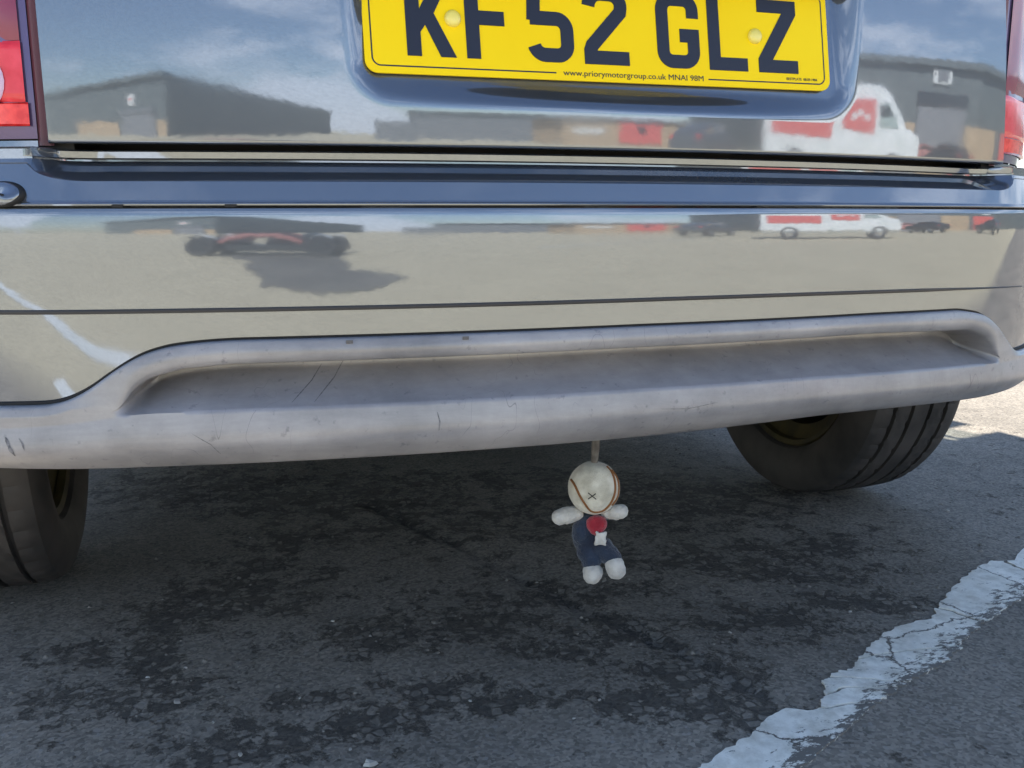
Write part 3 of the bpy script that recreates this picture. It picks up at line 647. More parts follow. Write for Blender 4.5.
def wear_shade(x, y):
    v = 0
    for cx, cy, ra, rb in WEAR_SHADE:
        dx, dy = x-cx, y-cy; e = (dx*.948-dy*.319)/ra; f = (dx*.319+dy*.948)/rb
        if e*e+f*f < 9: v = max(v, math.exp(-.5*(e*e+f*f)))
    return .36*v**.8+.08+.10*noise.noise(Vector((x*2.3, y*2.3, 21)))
g_ = grid('ground', P, M['ground'])
wa_ = g_.data.attributes.new('wear_shade', 'FLOAT', 'POINT'); wa_.data.foreach_set('value', [wear_shade(v.co.x, v.co.y) if -1.6 < v.co.x < 2.7 and -.6 < v.co.y < 2.5 else .1 for v in g_.data.vertices]); tag(g_, 'worn dark asphalt of the yard under and behind the car', None, None, 'structure')
def gz(x, y): return .004*noise.noise(Vector((x*3, y*3, 0)))+.0022*noise.noise(Vector((x*14, y*14, 3)))
# dark tar filling of that crack
mb = MB(); path = [(-.20, .92), (-.14, .81), (-.07, .60), (.02, .36), (.06, .24), (.111, .111), (.14, .02), (.165, -.06)]
pts = []
for k in range(len(path)-1):
    for t in np.linspace(0, 1, 14, endpoint=False):
        x = path[k][0]+(path[k+1][0]-path[k][0])*t; y = path[k][1]+(path[k+1][1]-path[k][1])*t
        pts.append((x+.012*noise.noise(Vector((x*25, y*25, 1))), y))
vs = []
for x, y in pts:
    wd = .004+.004*abs(noise.noise(Vector((x*60, y*60, 4)))); vs += [(x-wd, y, gz(x, y)-.0022), (x+wd, y, gz(x, y)-.0022)]
# loose chippings
M['chip'] = noisy(mat('stone_chips', (.12, .115, .11), .8), 90, (.09, .080, .066), (.27, .24, .20))
mb = MB()
for k in range(7000):
    x = rng.uniform(-.95, 1.9); y = rng.uniform(-.35, 1.9)
    v = noise.noise(Vector((x*2.1, y*2.1, 11)))+.6*noise.noise(Vector((x*13, y*13, 2)))
    if v < rng.uniform(-.35, .55): continue
    r_ = abs(rng.normal(.0014, .0016))+.0008; r_ = min(r_, .007)
    c = Vector((x, y, gz(x, y)-r_*.05)); rot = Matrix.Rotation(rng.uniform(0, 6.28), 3, 'Z')
    pts8 = []
    for sx_, sy_, sz_ in ((1, 0, 0), (.3, .9, 0), (-.8, .5, 0), (-.7, -.6, 0), (.4, -.9, 0), (.1, .05, .65), (-.2, .1, -.6)):
        q = Vector((sx_*rng.uniform(.7, 1.3), sy_*rng.uniform(.7, 1.2), sz_*rng.uniform(.6, 1)))*r_; pts8.append(c+rot @ q)
    mb.add(pts8, [(0, 1, 5), (1, 2, 5), (2, 3, 5), (3, 4, 5), (4, 0, 5), (1, 0, 6), (2, 1, 6), (3, 2, 6), (4, 3, 6), (0, 4, 6)])
tag(mb.build('stone_chippings', M['chip']), 'loose stone chippings scattered over the worn asphalt', None, None, 'stuff')
# a few pale fragments one can see singly
M['pale'] = noisy(mat('pale_chip', (.5, .5, .48), .7), 60, (.26, .24, .21), (.50, .47, .41))

mb = MB()
for x, y, r_ in [(-0.369, 0.693, 0.0033), (-0.271, 0.648, 0.0033), (-0.277, 0.304, 0.0044), (-0.236, 0.241, 0.0033), (-0.51, 0.22, 0.0033), (-0.467, 0.228, 0.0033), (-0.474, 0.144, 0.0077), (-0.436, 0.084, 0.0033), (-0.41, 0.012, 0.0044), (-0.286, -0.044, 0.0099), (-0.301, -0.013, 0.0033), (-0.057, -0.032, 0.0033), (0.219, 0.092, 0.0033), (0.418, 0.1, 0.0044), (0.887, 0.404, 0.0055), (-0.66, 1.11, 0.0033), (-0.003, 0.512, 0.0033), (0.353, 0.542, 0.0022), (-0.014, -0.006, 0.0033), (-0.155, 0.043, 0.0033), (-0.551, 0.341, 0.0022), (-0.341, 0.107, 0.0033)]:
    rot = Matrix.Rotation(rng.uniform(0, 6.28), 3, 'Z'); c = Vector((x, y, gz(x, y)+.001)); n_ = 7
    ring_ = [rot @ Vector((math.cos(6.283*k/n_)*rng.uniform(.7, 1.3), math.sin(6.283*k/n_)*rng.uniform(.45, .8), 0))*r_*.8 for k in range(n_)]
    vs = [c+q for q in ring_]+[c+q*.72+Vector((0, 0, r_*rng.uniform(.25, .4))) for q in ring_]
    mb.add(vs, [(k, (k+1) % n_, n_+(k+1) % n_, n_+k) for k in range(n_)]+[tuple(range(n_, 2*n_))])
tag(mb.build('pale_grit', M['pale']), 'pale fragments of grit lying on the dark asphalt', None, None, 'stuff')
# ---- cracked white line ------------------------------------------------------------
def line_material():
    m = mat('road_paint', (.6, .6, .6), .7); nt = m.node_tree; b = nt.nodes['Principled BSDF']; L = nt.links.new
    tc = nd(nt, 'ShaderNodeTexCoord'); uv = nd(nt, 'ShaderNodeUVMap'); s = nd(nt, 'ShaderNodeSeparateXYZ'); L(uv.outputs[0], s.inputs[0])
    n = nd(nt, 'ShaderNodeTexNoise', Scale=85.0, Detail=8.0, Roughness=.75); mp = nd(nt, 'ShaderNodeMapping'); mp.inputs['Rotation'].default_value = (0, 0, R(-25)); mp.inputs['Scale'].default_value = (.6, 1.3, 1)
    L(tc.outputs['Object'], mp.inputs[0]); L(mp.outputs[0], n.inputs[0])
    a = nd(nt, 'ShaderNodeMapRange'); a.inputs['From Min'].default_value = .45; a.inputs['From Max'].default_value = 1.0; a.inputs['To Min'].default_value = -.075; a.inputs['To Max'].default_value = .10; L(s.outputs['X'], a.inputs[0])
    ad = nd(nt, 'ShaderNodeMath', operation='ADD'); L(n.outputs['Fac'], ad.inputs[0]); L(a.outputs[0], ad.inputs[1])
    k = nd(nt, 'ShaderNodeMapRange'); k.inputs['From Min'].default_value = .535; k.inputs['From Max'].default_value = .570; L(ad.outputs[0], k.inputs[0])
    n2 = nd(nt, 'ShaderNodeTexNoise', Scale=35.0, Detail=9.0, Roughness=.7); L(tc.outputs['Object'], n2.inputs[0])
    r = nd(nt, 'ShaderNodeValToRGB'); e = r.color_ramp.elements; e[0].position = .33; e[1].position = .6; e[0].color = (.60, .56, .47, 1); e[1].color = (.92, .88, .78, 1); L(n2.outputs['Fac'], r.inputs[0])
    wq = nd(nt, 'ShaderNodeMixRGB', blend_type='ADD'); wq.inputs[0].default_value = .035; L(tc.outputs['Object'], wq.inputs[1]); L(n2.outputs['Color'], wq.inputs[2])
    vq = nd(nt, 'ShaderNodeTexVoronoi', Scale=4.3, feature='DISTANCE_TO_EDGE'); L(wq.outputs[0], vq.inputs['Vector']); cq = nd(nt, 'ShaderNodeMapRange'); cq.inputs['From Min'].default_value = .003; cq.inputs['From Max'].default_value = .009; L(vq.outputs['Distance'], cq.inputs[0])
    cx_ = nd(nt, 'ShaderNodeMixRGB'); cx_.inputs[1].default_value = (.11, .095, .08, 1); L(cq.outputs[0], cx_.inputs[0]); L(r.outputs[0], cx_.inputs[2]); r = cx_
    x = nd(nt, 'ShaderNodeMixRGB'); x.inputs[2].default_value = (.16, .145, .125, 1); L(k.outputs[0], x.inputs[0]); L(r.outputs[0], x.inputs[1]); L(x.outputs[0], b.inputs['Base Color'])
    n5 = nd(nt, 'ShaderNodeTexNoise', Scale=240.0, Detail=4.0, Roughness=.7); L(tc.outputs['Object'], n5.inputs[0]); b5 = nd(nt, 'ShaderNodeBump', Strength=.6, Distance=.0008); L(n5.outputs['Fac'], b5.inputs['Height'])
    bp = nd(nt, 'ShaderNodeBump', Strength=.25, Distance=.0012); L(b5.outputs[0], bp.inputs['Normal']); iv = nd(nt, 'ShaderNodeMath', operation='SUBTRACT'); L(n2.outputs['Fac'], iv.inputs[0]); L(k.outputs[0], iv.inputs[1]); L(iv.outputs[0], bp.inputs['Height']); L(bp.outputs[0], b.inputs['Normal'])
    return m
M['line'] = line_material()
lineL = [(-.06, -.215), (.026, -.159), (.098, -.131), (.172, -.091), (.19, -.108), (.213, -.106), (.246, -.072), (.251, -.057), (.282, -.044), (.312, -.040), (.325, -.028), (.392, .014), (.457, .042), (.505, .040), (.518, .050), (.549, .075), (.645, .131), (.72, .168), (.752, .175), (.779, .168), (.798, .171), (.845, .201), (.95, .25), (1.10, .33), (1.26, .40)]
lineR = [(.02, -.245), (.125, -.193), (.189, -.162), (.242, -.137), (.336, -.094), (.435, -.062), (.513, -.016), (.62, .029), (.684, .051), (.85, .135), (1.0, .20), (1.34, .36)]
def along(tab, n):
    d = [0]
    for a, b_ in zip(tab, tab[1:]): d.append(d[-1]+math.hypot(b_[0]-a[0], b_[1]-a[1]))
    return d
# parametrise both edges by distance along the line's own direction
ux, uy = .9, .436
def tl(q): return q[0]*ux+q[1]*uy
TL = [(tl(q), q) for q in lineL]; TR = [(tl(q), q) for q in lineR]
TL.sort(); TR.sort()
def edge_at(T_, t): return (np.interp(t, [a for a, _ in T_], [q[0] for _, q in T_]), np.interp(t, [a for a, _ in T_], [q[1] for _, q in T_]))
# cracks: (t at left edge, t at right edge)
cracks = [(-.10, -.10), (.133, .20), (.172, .255), (.218, .275), (.288, .42), (.518, .515), (.772, .735), (1.30, 1.36)]
for c0, c1 in zip(cracks, cracks[1:]):
    nt_, nu = 40, 14; vs = []; uvs = []
    for i in range(nt_+1):
        for j in range(nu+1):
            u = j/nu
            ta = c0[0]+(c0[1]-c0[0])*u+.0030; tb = c1[0]+(c1[1]-c1[0])*u-.0030; 
            wv = .006*noise.noise(Vector((u*5, c0[0]*40, 0))); wv2 = .006*noise.noise(Vector((u*5, c1[0]*40, 0)))
            t = ta+wv+(tb+wv2-ta-wv)*i/nt_
            l = edge_at(TL, t); r_ = edge_at(TR, t)
            x = l[0]+(r_[0]-l[0])*u; y = l[1]+(r_[1]-l[1])*u
            if j in (0, nu):
                e = .005*noise.noise(Vector((x*60, y*60, 7)))+.004*noise.noise(Vector((x*170, y*170, 7))); x += e*.4; y -= e*.9
            edge_in = min(i, nt_-i, j, nu-j); z = gz(x, y)+.0016*noise.noise(Vector((x*45, y*45, 5)))+.0022
            vs.append((x, y, z)); uvs.append((u, t))
    n0 = len(vs); ring_ = [i*(nu+1) for i in range(nt_+1)]+[nt_*(nu+1)+j for j in range(1, nu+1)]+[i*(nu+1)+nu for i in range(nt_-1, -1, -1)]+[j for j in range(nu-1, 0, -1)]
    fs = [(i*(nu+1)+j, i*(nu+1)+j+1, (i+1)*(nu+1)+j+1, (i+1)*(nu+1)+j) for i in range(nt_) for j in range(nu)]
    for q in ring_: vs.append((vs[q][0], vs[q][1], -.012)); uvs.append(uvs[q])
    m_ = len(ring_); fs += [(ring_[k], ring_[(k+1) % m_], n0+(k+1) % m_, n0+k) for k in range(m_)]
    o = obj('painted_line', vs, fs, M['line'], None, True, 50)
    ul = o.data.uv_layers.new(name='UVMap')
    for lp in o.data.loops: ul.data[lp.index].uv = uvs[lp.vertex_index]
    tag(o, 'piece of the cracked and flaking white line painted on the asphalt', None, None, 'structure')

# ------------------------------------------------------------------ the yard behind the camera (seen in the paintwork)
M['cladding'] = noisy(mat('grey_green_cladding', (.10, .12, .11), .6), 1.2, (.085, .10, .098), (.115, .135, .13))
M['cladding2'] = noisy(mat('grey_cladding', (.15, .16, .16), .6), 1.2, (.14, .15, .155), (.18, .185, .19))
M['shutter'] = noisy(mat('grey_shutter', (.2, .2, .21), .6), 2, (.17, .175, .185), (.21, .215, .22))
M['sand'] = noisy(mat('sand_brick', (.42, .30, .18), .85), 3, (.36, .26, .15), (.46, .34, .21))
M['white'] = noisy(mat('white_paint', (.72, .74, .72), .35), 2, (.66, .69, .66), (.78, .79, .77))
M['redp'] = mat('red_paint', (.55, .05, .05), .3)
M['redsign'] = mat('red_board', (.62, .10, .08), .6)
M['darkp'] = mat('dark_car_paint', (.03, .035, .04), .2, .2)
M['greyp'] = mat('grey_car_paint', (.12, .13, .14), .25, .4)
M['chrome'] = mat('chrome', (.7, .7, .7), .12, 1.)
M['seatm'] = mat('black_vinyl', (.02, .02, .022), .5)
M['tyre'] = mat('tyre_plain', (.025, .025, .026), .8)
M['rust'] = mat('dull_red', (.34, .12, .10), .6)
M['amber'] = mat('amber', (.7, .22, .03), .3)
def wall_box(name, poly, h, m, parent):
    return MB().prism(poly, -.2, h, 'z').build(name, m, parent)
def on_wall(a, b_, t0, t1, z0, z1, name, m, parent, out=.12, lab=None):
    """a panel on the wall line a->b between fractions t0..t1"""
    A, B = Vector(a), Vector(b_); d = (B-A); n_ = Vector((-d.y, d.x)).normalized()
    if n_.dot(-A) < 0: n_ = -n_
    q0, q1 = A+d*t0, A+d*t1; mb = MB()
    vs = []
    for z in (z0, z1):
        for q, e in ((q0, -.05), (q1, -.05), (q1, out), (q0, out)): vs.append((q.x+n_.x*e, q.y+n_.y*e, z))
    mb.add(vs, [(0, 1, 2, 3), (7, 6, 5, 4), (0, 4, 5, 1), (1, 5, 6, 2), (2, 6, 7, 3), (3, 7, 4, 0)])
    o = mb.build(name, m, parent)
    if lab: o['label'] = lab
    return o
# warehouse on the left: its corner points at the car
wa = tag(empty('warehouse'), 'dark grey green warehouse with its corner towards the car, reflected left of the plate', 'warehouse', 'warehouses around the yard')
c0, cl, cr_ = (-24.0, -60.0), (-62.0, -97.0), (-18.6, -180.0); back = (-70, -170)
wall_box('wall', [c0, cl, back, cr_], 6.7, M['cladding'], wa)
MB().prism([(-24.3, -59.4), (-62.9, -97), (-70.6, -170.6), (-18.0, -180.5)], 6.7, 7.2, 'z').build('roof_edge', M['cladding'], wa)
on_wall(c0, cl, .06, .25, 0, 2.6, 'roller_door', M['shutter'], wa)
on_wall(c0, cl, .055, .255, 2.65, 3.3, 'door_head', M['cladding2'], wa, .3)
on_wall(c0, cl, .005, .05, 0, 1.7, 'brick_panel', M['sand'], wa)
on_wall(c0, cl, .27, .62, 0, 1.9, 'brick_panel', M['sand'], wa)
on_wall(c0, cl, .16, .21, 3.9, 5.0, 'sign_board', M['white'], wa, .2)
on_wall(c0, cl, .167, .203, 4.35, 4.6, 'sign_mark', M['redsign'], wa, .24)
# warehouse on the right
wb = tag(empty('warehouse'), 'tall dark grey green warehouse with a big shutter door, reflected right of the plate', 'warehouse', 'warehouses around the yard')
p1, p2, p3, p4 = (30.5, -30.5), (45.5, -18.0), (64.0, -16.0), (72., 45.)
wall_box('wall', [p1, p2, p3, p4, (110, 40), (90, -60), (45, -70)], 7.2, M['cladding'], wb)
MB().prism([(30.0, -30.4), (45.4, -17.3), (63.5, -15.5), (71.5, 45.5), (110.5, 40.5), (90.8, -60.4), (45, -70.8)], 7.2, 7.7, 'z').build('roof_edge', M['cladding'], wb)
on_wall(p1, p2, .62, .90, 0, 4.4, 'roller_door', M['shutter'], wb)
on_wall(p1, p2, .61, .91, 4.4, 5.3, 'door_head', M['darkp'], wb, .25)
on_wall(p1, p2, .40, .61, 0, 3.0, 'brick_panel', M['sand'], wb, .1)
on_wall(p1, p2, .91, 1.0, 0, 3.1, 'brick_panel', M['sand'], wb, .1)
on_wall(p2, p3, .0, .25, 0, 3.1, 'brick_panel', M['sand'], wb, .1)
on_wall(p2, p3, .35, .8, 0, 3.1, 'brick_panel', M['redsign'], wb, .1)
on_wall(p1, p2, .70, .80, 6.0, 7.0, 'sign_board', M['white'], wb, .2)
on_wall(p1, p2, .715, .785, 6.12, 6.88, 'sign_mark', M['cladding2'], wb, .24)
on_wall(p2, p3, .55, .72, 4.0, 6.4, 'sign_board', M['white'], wb, .2)
# low buildings between them
wc = tag(empty('storage_shed'), 'low grey shed with a flat roof reflected below the plate', 'shed')
wall_box('wall', [(2.6, -60), (20.5, -60), (20.5, -72), (2.6, -72)], 3.0, M['cladding2'], wc)
MB().prism([(2.2, -59.6), (20.9, -59.6), (20.9, -72.4), (2.2, -72.4)], 3.0, 3.25, 'z').build('roof_edge', M['cladding'], wc)
wd = tag(empty('brick_building'), 'low sand coloured brick building carrying a red board, reflected below the plate', 'building')
wall_box('wall', [(13.6, -40.5), (30.5, -40.5), (30.5, -50), (13.6, -50)], 2.15, M['sand'], wd)
MB().prism([(13.2, -40.2), (30.9, -40.2), (30.9, -50.4), (13.2, -50.4)], 2.15, 2.35, 'z').build('roof_edge', M['cladding2'], wd)
on_wall((13.6, -40.5), (30.5, -40.5), .31, .56, .3, 2.05, 'sign_board', M['redsign'], wd, .12)
on_wall((13.6, -40.5), (30.5, -40.5), .41, .46, 1.2, 1.75, 'sign_mark', M['darkp'], wd, .16)
on_wall((13.6, -40.5), (30.5, -40.5), .05, .22, 1.1, 1.45, 'window', M['white'], wd, .1)
we = tag(empty('brick_wall'), 'short sand coloured wall beside the grey shed', 'wall')
wall_box('wall_section', [(-1.2, -44), (1.7, -44), (1.7, -44.3), (-1.2, -44.3)], 1.5, M['sand'], we)
wall_box('coping', [(-1.3, -43.9), (1.8, -43.9), (1.8, -44.4), (-1.3, -44.4)], 1.6, M['cladding2'], we).location.z = 0

def mesh_wheel(parent, x, y, r_, wdt, side=1):
    P = [[(x+side*a, y+q*math.cos(t), r_+q*math.sin(t)) for a, q in ((-wdt/2, r_*.62), (-wdt/2, r_*.95), (-wdt*.4, r_), (wdt*.4, r_), (wdt/2, r_*.95), (wdt/2, r_*.62))] for t in np.linspace(0, 2*math.pi, 24, endpoint=False)]
    wl = grid('wheel', P, M['tyre'], parent, closed=(True, False))
    P = [[(x+side*a, y+q*math.cos(t), r_+q*math.sin(t)) for a, q in ((wdt*.40, r_*.66), (wdt*.46, r_*.6), (wdt*.3, r_*.5), (wdt*.34, .02))] for t in np.linspace(0, 2*math.pi, 20, endpoint=False)]
    grid('rim', P, M['chrome'], wl, closed=(True, False)); return wl
def simple_car(loc, rz, paint, label, van=False):
    root = tag(empty('parked_van' if van else 'parked_car', loc, R(rz)), label, 'van' if van else 'car', None if van else 'other cars parked in the yard')
    if van: L_, W_, secs = 5.7, .98, [(0, .35, 1.0, 1.0), (.12, .28, 1.2, 1.0), (.55, .28, 1.38, 1.0), (1.2, .28, 2.3, .90), (1.6, .28, 2.52, .9), (5.5, .28, 2.55, .9), (5.7, .35, 2.45, .9)]
    else: L_, W_, secs = 4.2, .86, [(0, .35, .62, 1), (.1, .25, .75, 1), (1.05, .22, .95, 1), (1.8, .22, 1.40, .78), (2.6, .22, 1.44, .78), (3.5, .22, 1.25, .78), (4.1, .25, .95, .95), (4.2, .38, .80, 1)]
    P = []
    for y, z0, z1, tw in secs:
        zm = min(z1, 1.3 if van else .92); W2 = W_*(.93 if y in (0, L_) else 1)
        P.append([(-W2*.9, y, z0), (-W2, y, z0+.12), (-W2, y, (z0+zm)/2), (-W2*.99, y, zm-.02), (-W_*tw*.99 if z1 > zm else -W2*.96, y, z1-.05), (-W_*tw*.85, y, z1), (0, y, z1+.03), (W_*tw*.85, y, z1), (W_*tw*.99 if z1 > zm else W2*.96, y, z1-.05), (W2*.99, y, zm-.02), (W2, y, (z0+zm)/2), (W2, y, z0+.12), (W2*.9, y, z0)])
    P = [[(0, P[0][0][1], .5)]*13]+P+[[(0, P[-1][0][1], .6)]*13]
    grid('body', P, paint, root, closed=(False, True), sharp=25)
    for g in (-1, 1):
        if van:
            MB().prism([(.85, 1.35), (1.55, 1.35), (1.55, 2.0), (1.22, 2.0)], g*W_*.955, g*(W_+.012), 'x').build('side_window', M['glass'], root)
            MB().prism([(1.75, 1.15), (2.9, 1.25), (2.9, 2.1), (1.75, 2.1)], g*W_*.88, g*(W_+.015), 'x').build('logo_panel', M['redsign'], root)
            MB().prism([(3.3, .95), (5.4, 1.05), (5.4, 1.75), (3.3, 1.6)], g*W_*.88, g*(W_+.015), 'x').build('logo_panel', M['redsign'], root)
            for k, (y0, z0) in enumerate(((1.95, 1.6), (2.2, 1.7), (2.42, 1.6))):
                MB().box(*sorted((g*(W_+.014), g*(W_+.020))), y0, y0+.2, z0-.08, z0+.08).build('logo_mark', M['white'], root)
        else:
            MB().prism([(1.35, .96), (3.75, .96), (3.4, 1.22), (2.6, 1.37), (1.9, 1.34)], g*W_*.80, g*W_*.90, 'x').build('side_window', M['glass'], root)
        for y in ((.95, 4.55) if van else (.75, 3.35)): mesh_wheel(root, g*(W_-.1), y, .33 if van else .30, .22, g)
        MB().box(*sorted((g*W_*.62, g*W_*.9)), -.01, .03, .62, .74).build('headlight', M['chrome'], root)
        MB().box(*sorted((g*W_*.7, g*W_*.92)), L_-.02, L_+.015, .75, .95).build('tail_light', M['redp'], root)
    return root
simple_car((15.6, -8.8, 0), 139, M['white'], 'white delivery van with red panels, reflected at the right below the plate', True)
simple_car((15.5, -20.5, 0), 62, M['greyp'], 'grey estate car beside the delivery van, reflected below the plate')
simple_car((32.5, -17.0, 0), 20, M['darkp'], 'black car in front of the shutter door')
simple_car((35.0, -21.5, 0), -50, M['rust'], 'red car left of the shutter door')
simple_car((30.5, -9.2, 0), 40, M['greyp'], 'grey car parked at the far right of the yard')

# low go-kart standing in the yard
mo = tag(empty('go_kart', (-2.25, -6.75, 0), R(3)), 'low dark go-kart with a dull red hoop, reflected in the bumper left of centre', 'go-kart')
def kart_wheel(x, y):
    P = [[(x+q*math.cos(t), y+a, .215+q*math.sin(t)) for a, q in ((-.09, .12), (-.11, .19), (-.09, .215), (.09, .215), (.11, .19), (.09, .12))] for t in np.linspace(0, 2*math.pi, 28, endpoint=False)]
    wl = grid('wheel', P, M['tyre'], mo, closed=(True, True))
    mb = MB(); mb.tube([(x, y-.08, .215), (x, y+.10, .215)], [.12, .10], 16); mb.build('rim', M['darkp'], wl, True)
    grid('mudguard', [[(x+.26*math.cos(t), y+a, .215+.26*math.sin(t)-abs(a)*.15) for a in (-.11, -.05, .05, .11)] for t in np.linspace(R(50), R(135), 12)], M['white'], mo)
for x in (-.84, .80):
    for y in (-.42, .42): kart_wheel(x, y)
mb = MB(); mb.box(-.95, .92, -.30, .30, .10, .17).box(-.5, .62, -.40, .40, .12, .26); mb.build('chassis', M['darkp'], mo)
mb = MB(); mb.tube([(-.62, .33, .30), (-.5, .36, .38), (-.2, .36, .45), (.15, .36, .45), (.4, .36, .37), (.52, .34, .30)], .05, 10); mb.tube([(-.62, -.33, .30), (-.5, -.36, .38), (-.2, -.36, .45), (.15, -.36, .45), (.4, -.36, .37), (.52, -.34, .30)], .05, 10); mb.build('side_hoop', M['rust'], mo, True)
mb = MB(); mb.ball((-.62, 0, .30), (.34, .30, .12), 20, 10); mb.build('nose_fairing', M['darkp'], mo, True)
mb = MB(); mb.ball((.18, 0, .30), (.26, .24, .20), 18, 10); mb.build('seat', M['seatm'], mo, True)
mb = MB(); mb.ball((.62, 0, .36), (.22, .26, .14), 18, 10); mb.build('engine', M['darkp'], mo, True)
mb = MB(); mb.tube([(-.22+.02*math.cos(a), .16*math.sin(a), .44+.1*math.cos(a)*.5) for a in np.linspace(0, 2*math.pi, 20)], .015, 6, False); mb.tube([(-.22, 0, .48), (-.5, 0, .25)], .015, 6); mb.build('steering_wheel', M['seatm'], mo, True)
# dark patch reaching from under it towards the car
M['dark_ground'] = noisy(mat('dark_ground_patch', (.10, .10, .095), .7), 1.5, (.085, .08, .07), (.14, .13, .11))
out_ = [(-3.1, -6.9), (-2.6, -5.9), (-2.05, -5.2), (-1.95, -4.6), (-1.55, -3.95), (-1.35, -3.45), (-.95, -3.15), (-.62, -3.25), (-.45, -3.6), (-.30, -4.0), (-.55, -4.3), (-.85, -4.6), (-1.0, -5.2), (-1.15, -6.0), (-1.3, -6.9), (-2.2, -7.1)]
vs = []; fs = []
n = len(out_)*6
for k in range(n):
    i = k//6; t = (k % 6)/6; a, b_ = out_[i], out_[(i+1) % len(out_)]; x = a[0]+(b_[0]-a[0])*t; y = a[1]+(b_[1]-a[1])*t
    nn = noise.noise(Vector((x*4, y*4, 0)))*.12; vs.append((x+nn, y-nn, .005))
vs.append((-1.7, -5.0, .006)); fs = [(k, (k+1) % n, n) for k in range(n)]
tag(obj('dark_patch', vs, fs, M['dark_ground']), 'dark patch on the yard surface beside the go-kart', None, None, 'structure')
# bay lines of the yard, meeting at the left behind the camera
def flat_line(pts, wd, seedz):
    vs = []; n = 0; P_ = []
    for (a, b_) in zip(pts, pts[1:]):
        d = Vector((b_[0]-a[0], b_[1]-a[1])); k = max(2, int(d.length/.04))
        for i in range(k): P_.append((Vector(a)+d*i/k, Vector((-d.y, d.x)).normalized()))
    P_.append((Vector(pts[-1]), P_[-1][1]))
    for q, nn in P_:
        w1 = wd/2+.012*noise.noise(Vector((q.x*14, q.y*14, seedz))); w2 = wd/2+.012*noise.noise(Vector((q.x*14, q.y*14, seedz+5)))
        vs += [(q.x+nn.x*w1, q.y+nn.y*w1, .0055), (q.x-nn.x*w2, q.y-nn.y*w2, .0055)]
    o = obj('painted_line', vs, [(2*i, 2*i+1, 2*i+3, 2*i+2) for i in range(len(P_)-1)], M['white'])
    tag(o, 'worn white bay line on the yard surface', None, None, 'structure')
flat_line([(-.085, -.232), (-.6, -.49), (-1.25, -.855), (-1.62, -1.05)], .095, 1)
flat_line([(-1.12, -1.34), (-1.9, -1.66), (-2.6, -1.98), (-3.6, -2.2), (-5.5, -2.65)], .14, 2)
flat_line([(2.2, -9), (9.5, -14.5)], .12, 3)
# ------------------------------------------------------------------ plush doll hanging under the bumper
def knit(name, c1, c2, sc=1800.):
    m = noisy(mat(name, c1, .95), 60, c1, c2, bump=.0); nt = m.node_tree; b = nt.nodes['Principled BSDF']; tc = nd(nt, 'ShaderNodeTexCoord')
    v = nd(nt, 'ShaderNodeTexVoronoi', Scale=sc/2.2); bp = nd(nt, 'ShaderNodeBump', Strength=.8, Distance=.0007, invert=True)
    nt.links.new(tc.outputs['Object'], v.inputs['Vector']); nt.links.new(v.outputs['Distance'], bp.inputs['Height']); nt.links.new(bp.outputs[0], b.inputs['Normal'])
    b.inputs['Sheen Weight'].default_value = .4; return m
M['cream'] = knit('cream_knit', (.48, .44, .34), (.74, .70, .58)); M['creamw'] = knit('white_knit', (.46, .43, .38), (.66, .63, .57))
M['navy'] = knit('navy_cloth', (.010, .017, .035), (.022, .036, .065)); M['redc'] = knit('red_cloth', (.26, .008, .02), (.40, .02, .035))
M['brown'] = mat('brown_piping', (.22, .085, .02), .7); M['thread'] = mat('black_thread', (.02, .02, .02), .8)
M['strap'] = noisy(mat('hanging_strap', (.3, .28, .25), .8), 80, (.09, .08, .07), (.20, .18, .16))
doll = tag(empty('hanging_doll', (-.0055, .04, .335), R(-23)), 'small knitted doll with cross nose, red collar and navy trousers, hanging under the bumper', 'doll')
K = .040                                                     # the doll hangs in the plane y = .04
def D(x, z, y=0): return (x, y, z-.335)
wob = lambda s, a: (lambda d: a*noise.noise(d*s))
HX, HZ = .0012, .2395
mb = MB(); mb.ball((0, 0, 0), (.0300, .0290, .0308), 56, 36, lambda d: .018*noise.noise(d*2.2)); head = mb.build('head', M['cream'], doll, True)
head.location = D(HX, HZ); head.rotation_euler = (R(-17), 0, 0)
def on_head(x, z, e=1.0): return (x*e, -.0290*e*math.sqrt(max(1-(x/.0300)**2-(z/.0308)**2, .0)), z*e)
def smooth_pts(L_, n=8):
    out = []
    for i in range(len(L_)-1):
        p0, p1, p2, p3 = (Vector(L_[max(i-1, 0)]), Vector(L_[i]), Vector(L_[i+1]), Vector(L_[min(i+2, len(L_)-1)]))
        for k in range(n):
            t = k/n; out.append(.5*((2*p1)+(p2-p0)*t+(2*p0-5*p1+4*p2-p3)*t*t+(3*p1-p0-3*p2+p3)*t**3))
    return out+[Vector(L_[-1])]
for seam in ([(-.0262, .0085), (-.0222, .0030), (-.0165, -.0085), (-.0105, -.0180), (-.0040, -.0258), (.0035, -.0275), (.0120, -.0245), (.0195, -.0160), (.0235, -.0040), (.0232, .0080), (.0195, .0180), (.0145, .0240)],
             [(.0195, .0205), (.0258, .0120), (.0280, .0010), (.0262, -.0105), (.0205, -.0195)]):
    mb = MB(); mb.tube([on_head(q.x, q.y, .995) for q in smooth_pts(seam)], .00155, 8); mb.build('seam', M['brown'], head, True)
for a, b_ in (((-.0068, -.0060), (.0022, -.0130)), ((-.0066, -.0128), (.0018, -.0068))):
    mb = MB(); mb.tube([on_head(a[0]+(b_[0]-a[0])*t, a[1]+(b_[1]-a[1])*t, 1.004) for t in np.linspace(0, 1, 7)], .00060, 6); mb.build('nose_stitch', M['thread'], head)
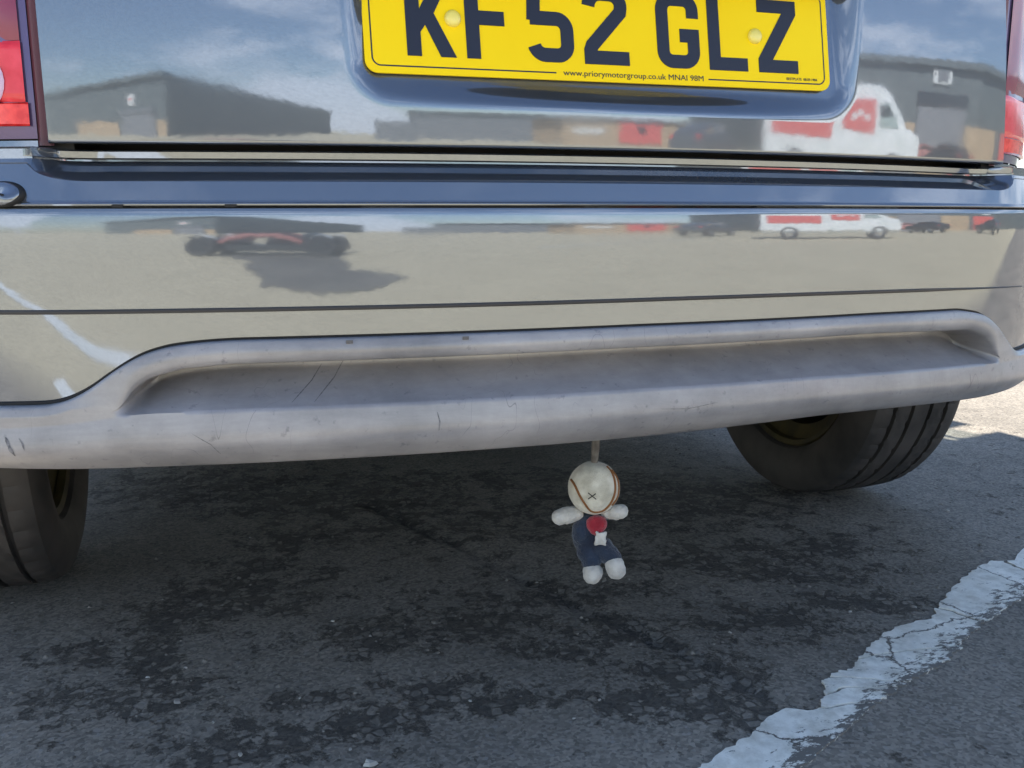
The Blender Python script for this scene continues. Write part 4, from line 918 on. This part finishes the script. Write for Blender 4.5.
# padded cloth pieces: overlapping lobes melted into one continuous skin
def padded(name, lobes, m, parent, vox=.0011):
    mb = MB()
    for c, rr_ in lobes: mb.ball(c, rr_, 24, 16)
    o = mb.build(name, m, parent); a = o.modifiers.new('r', 'REMESH'); a.mode = 'VOXEL'; a.voxel_size = vox
    b_ = o.modifiers.new('s', 'SMOOTH'); b_.iterations = 7; b_.factor = .6
    bpy.context.view_layer.update(); nm = bpy.data.meshes.new_from_object(o.evaluated_get(bpy.context.evaluated_depsgraph_get())); o.modifiers.clear(); o.data = nm; nm.name = name
    for v in nm.vertices: v.co += v.normal*(.0007*noise.noise(v.co*260)+.0004*noise.noise(v.co*700))
    nm.materials.clear(); nm.materials.append(m); nm.shade_smooth(); return o
body = padded('trousers', [(D(-.0065, .190, .002), (.0165, .014, .017)), (D(-.004, .176, .001), (.0185, .015, .0165)), (D(-.012, .186, -.002), (.012, .013, .017)),
        (D(-.004, .164, -.005), (.0145, .014, .0135)), (D(-.001, .155, -.011), (.0118, .013, .0115)), (D(.009, .170, -.005), (.0155, .013, .0125)), (D(.019, .163, -.011), (.0125, .013, .0115)), (D(.0235, .160, -.014), (.0105, .011, .0105))], M['navy'], doll)
padded('collar', [(D(.0005, .1985, -.009), (.0078, .009, .0095)), (D(.0095, .1995, -.009), (.0075, .009, .0085)), (D(.0050, .2020, -.008), (.0085, .008, .0075)), (D(.0045, .1945, -.011), (.0085, .008, .0090))], M['redc'], doll)
padded('arm', [(D(-.0225, .2085, -.002), (.0125, .010, .0088)), (D(-.0300, .2065, -.003), (.0125, .0105, .0100)), (D(-.0375, .2045, -.004), (.0098, .0098, .0092))], M['creamw'], doll)
padded('arm', [(D(.0190, .2100, .000), (.0098, .0095, .0078)), (D(.0265, .2115, -.003), (.0105, .0098, .0088)), (D(.0325, .2130, -.004), (.0085, .0090, .0082))], M['creamw'], doll)
P = [[(x+.0006*math.sin(z*900), -.0215+.0014*math.sin(x*500+z*300), z-.335) for z in np.linspace(.1780, .1930, 9)] for x in np.linspace(.0035, .0155, 9)]
o = grid('sewn_label', P, M['creamw'], doll); sm = o.modifiers.new('s', 'SOLIDIFY'); sm.thickness = .0025
padded('foot', [(D(.0010, .1440, -.018), (.0118, .0125, .0108)), (D(.0000, .1405, -.019), (.0105, .0115, .0100))], M['creamw'], doll)
padded('foot', [(D(.0260, .1530, -.020), (.0115, .0120, .0110)), (D(.0275, .1485, -.021), (.0112, .0118, .0108))], M['creamw'], doll)
mb = MB(); mb.tube([D(.001, .262, .0), D(.0025, .285, -.001), D(.0035, .312, -.001), D(.004, .335, -.001)], [.0034, .0046, .0044, .0044], 8); mb.build('hanging_loop', M['strap'], doll, True)
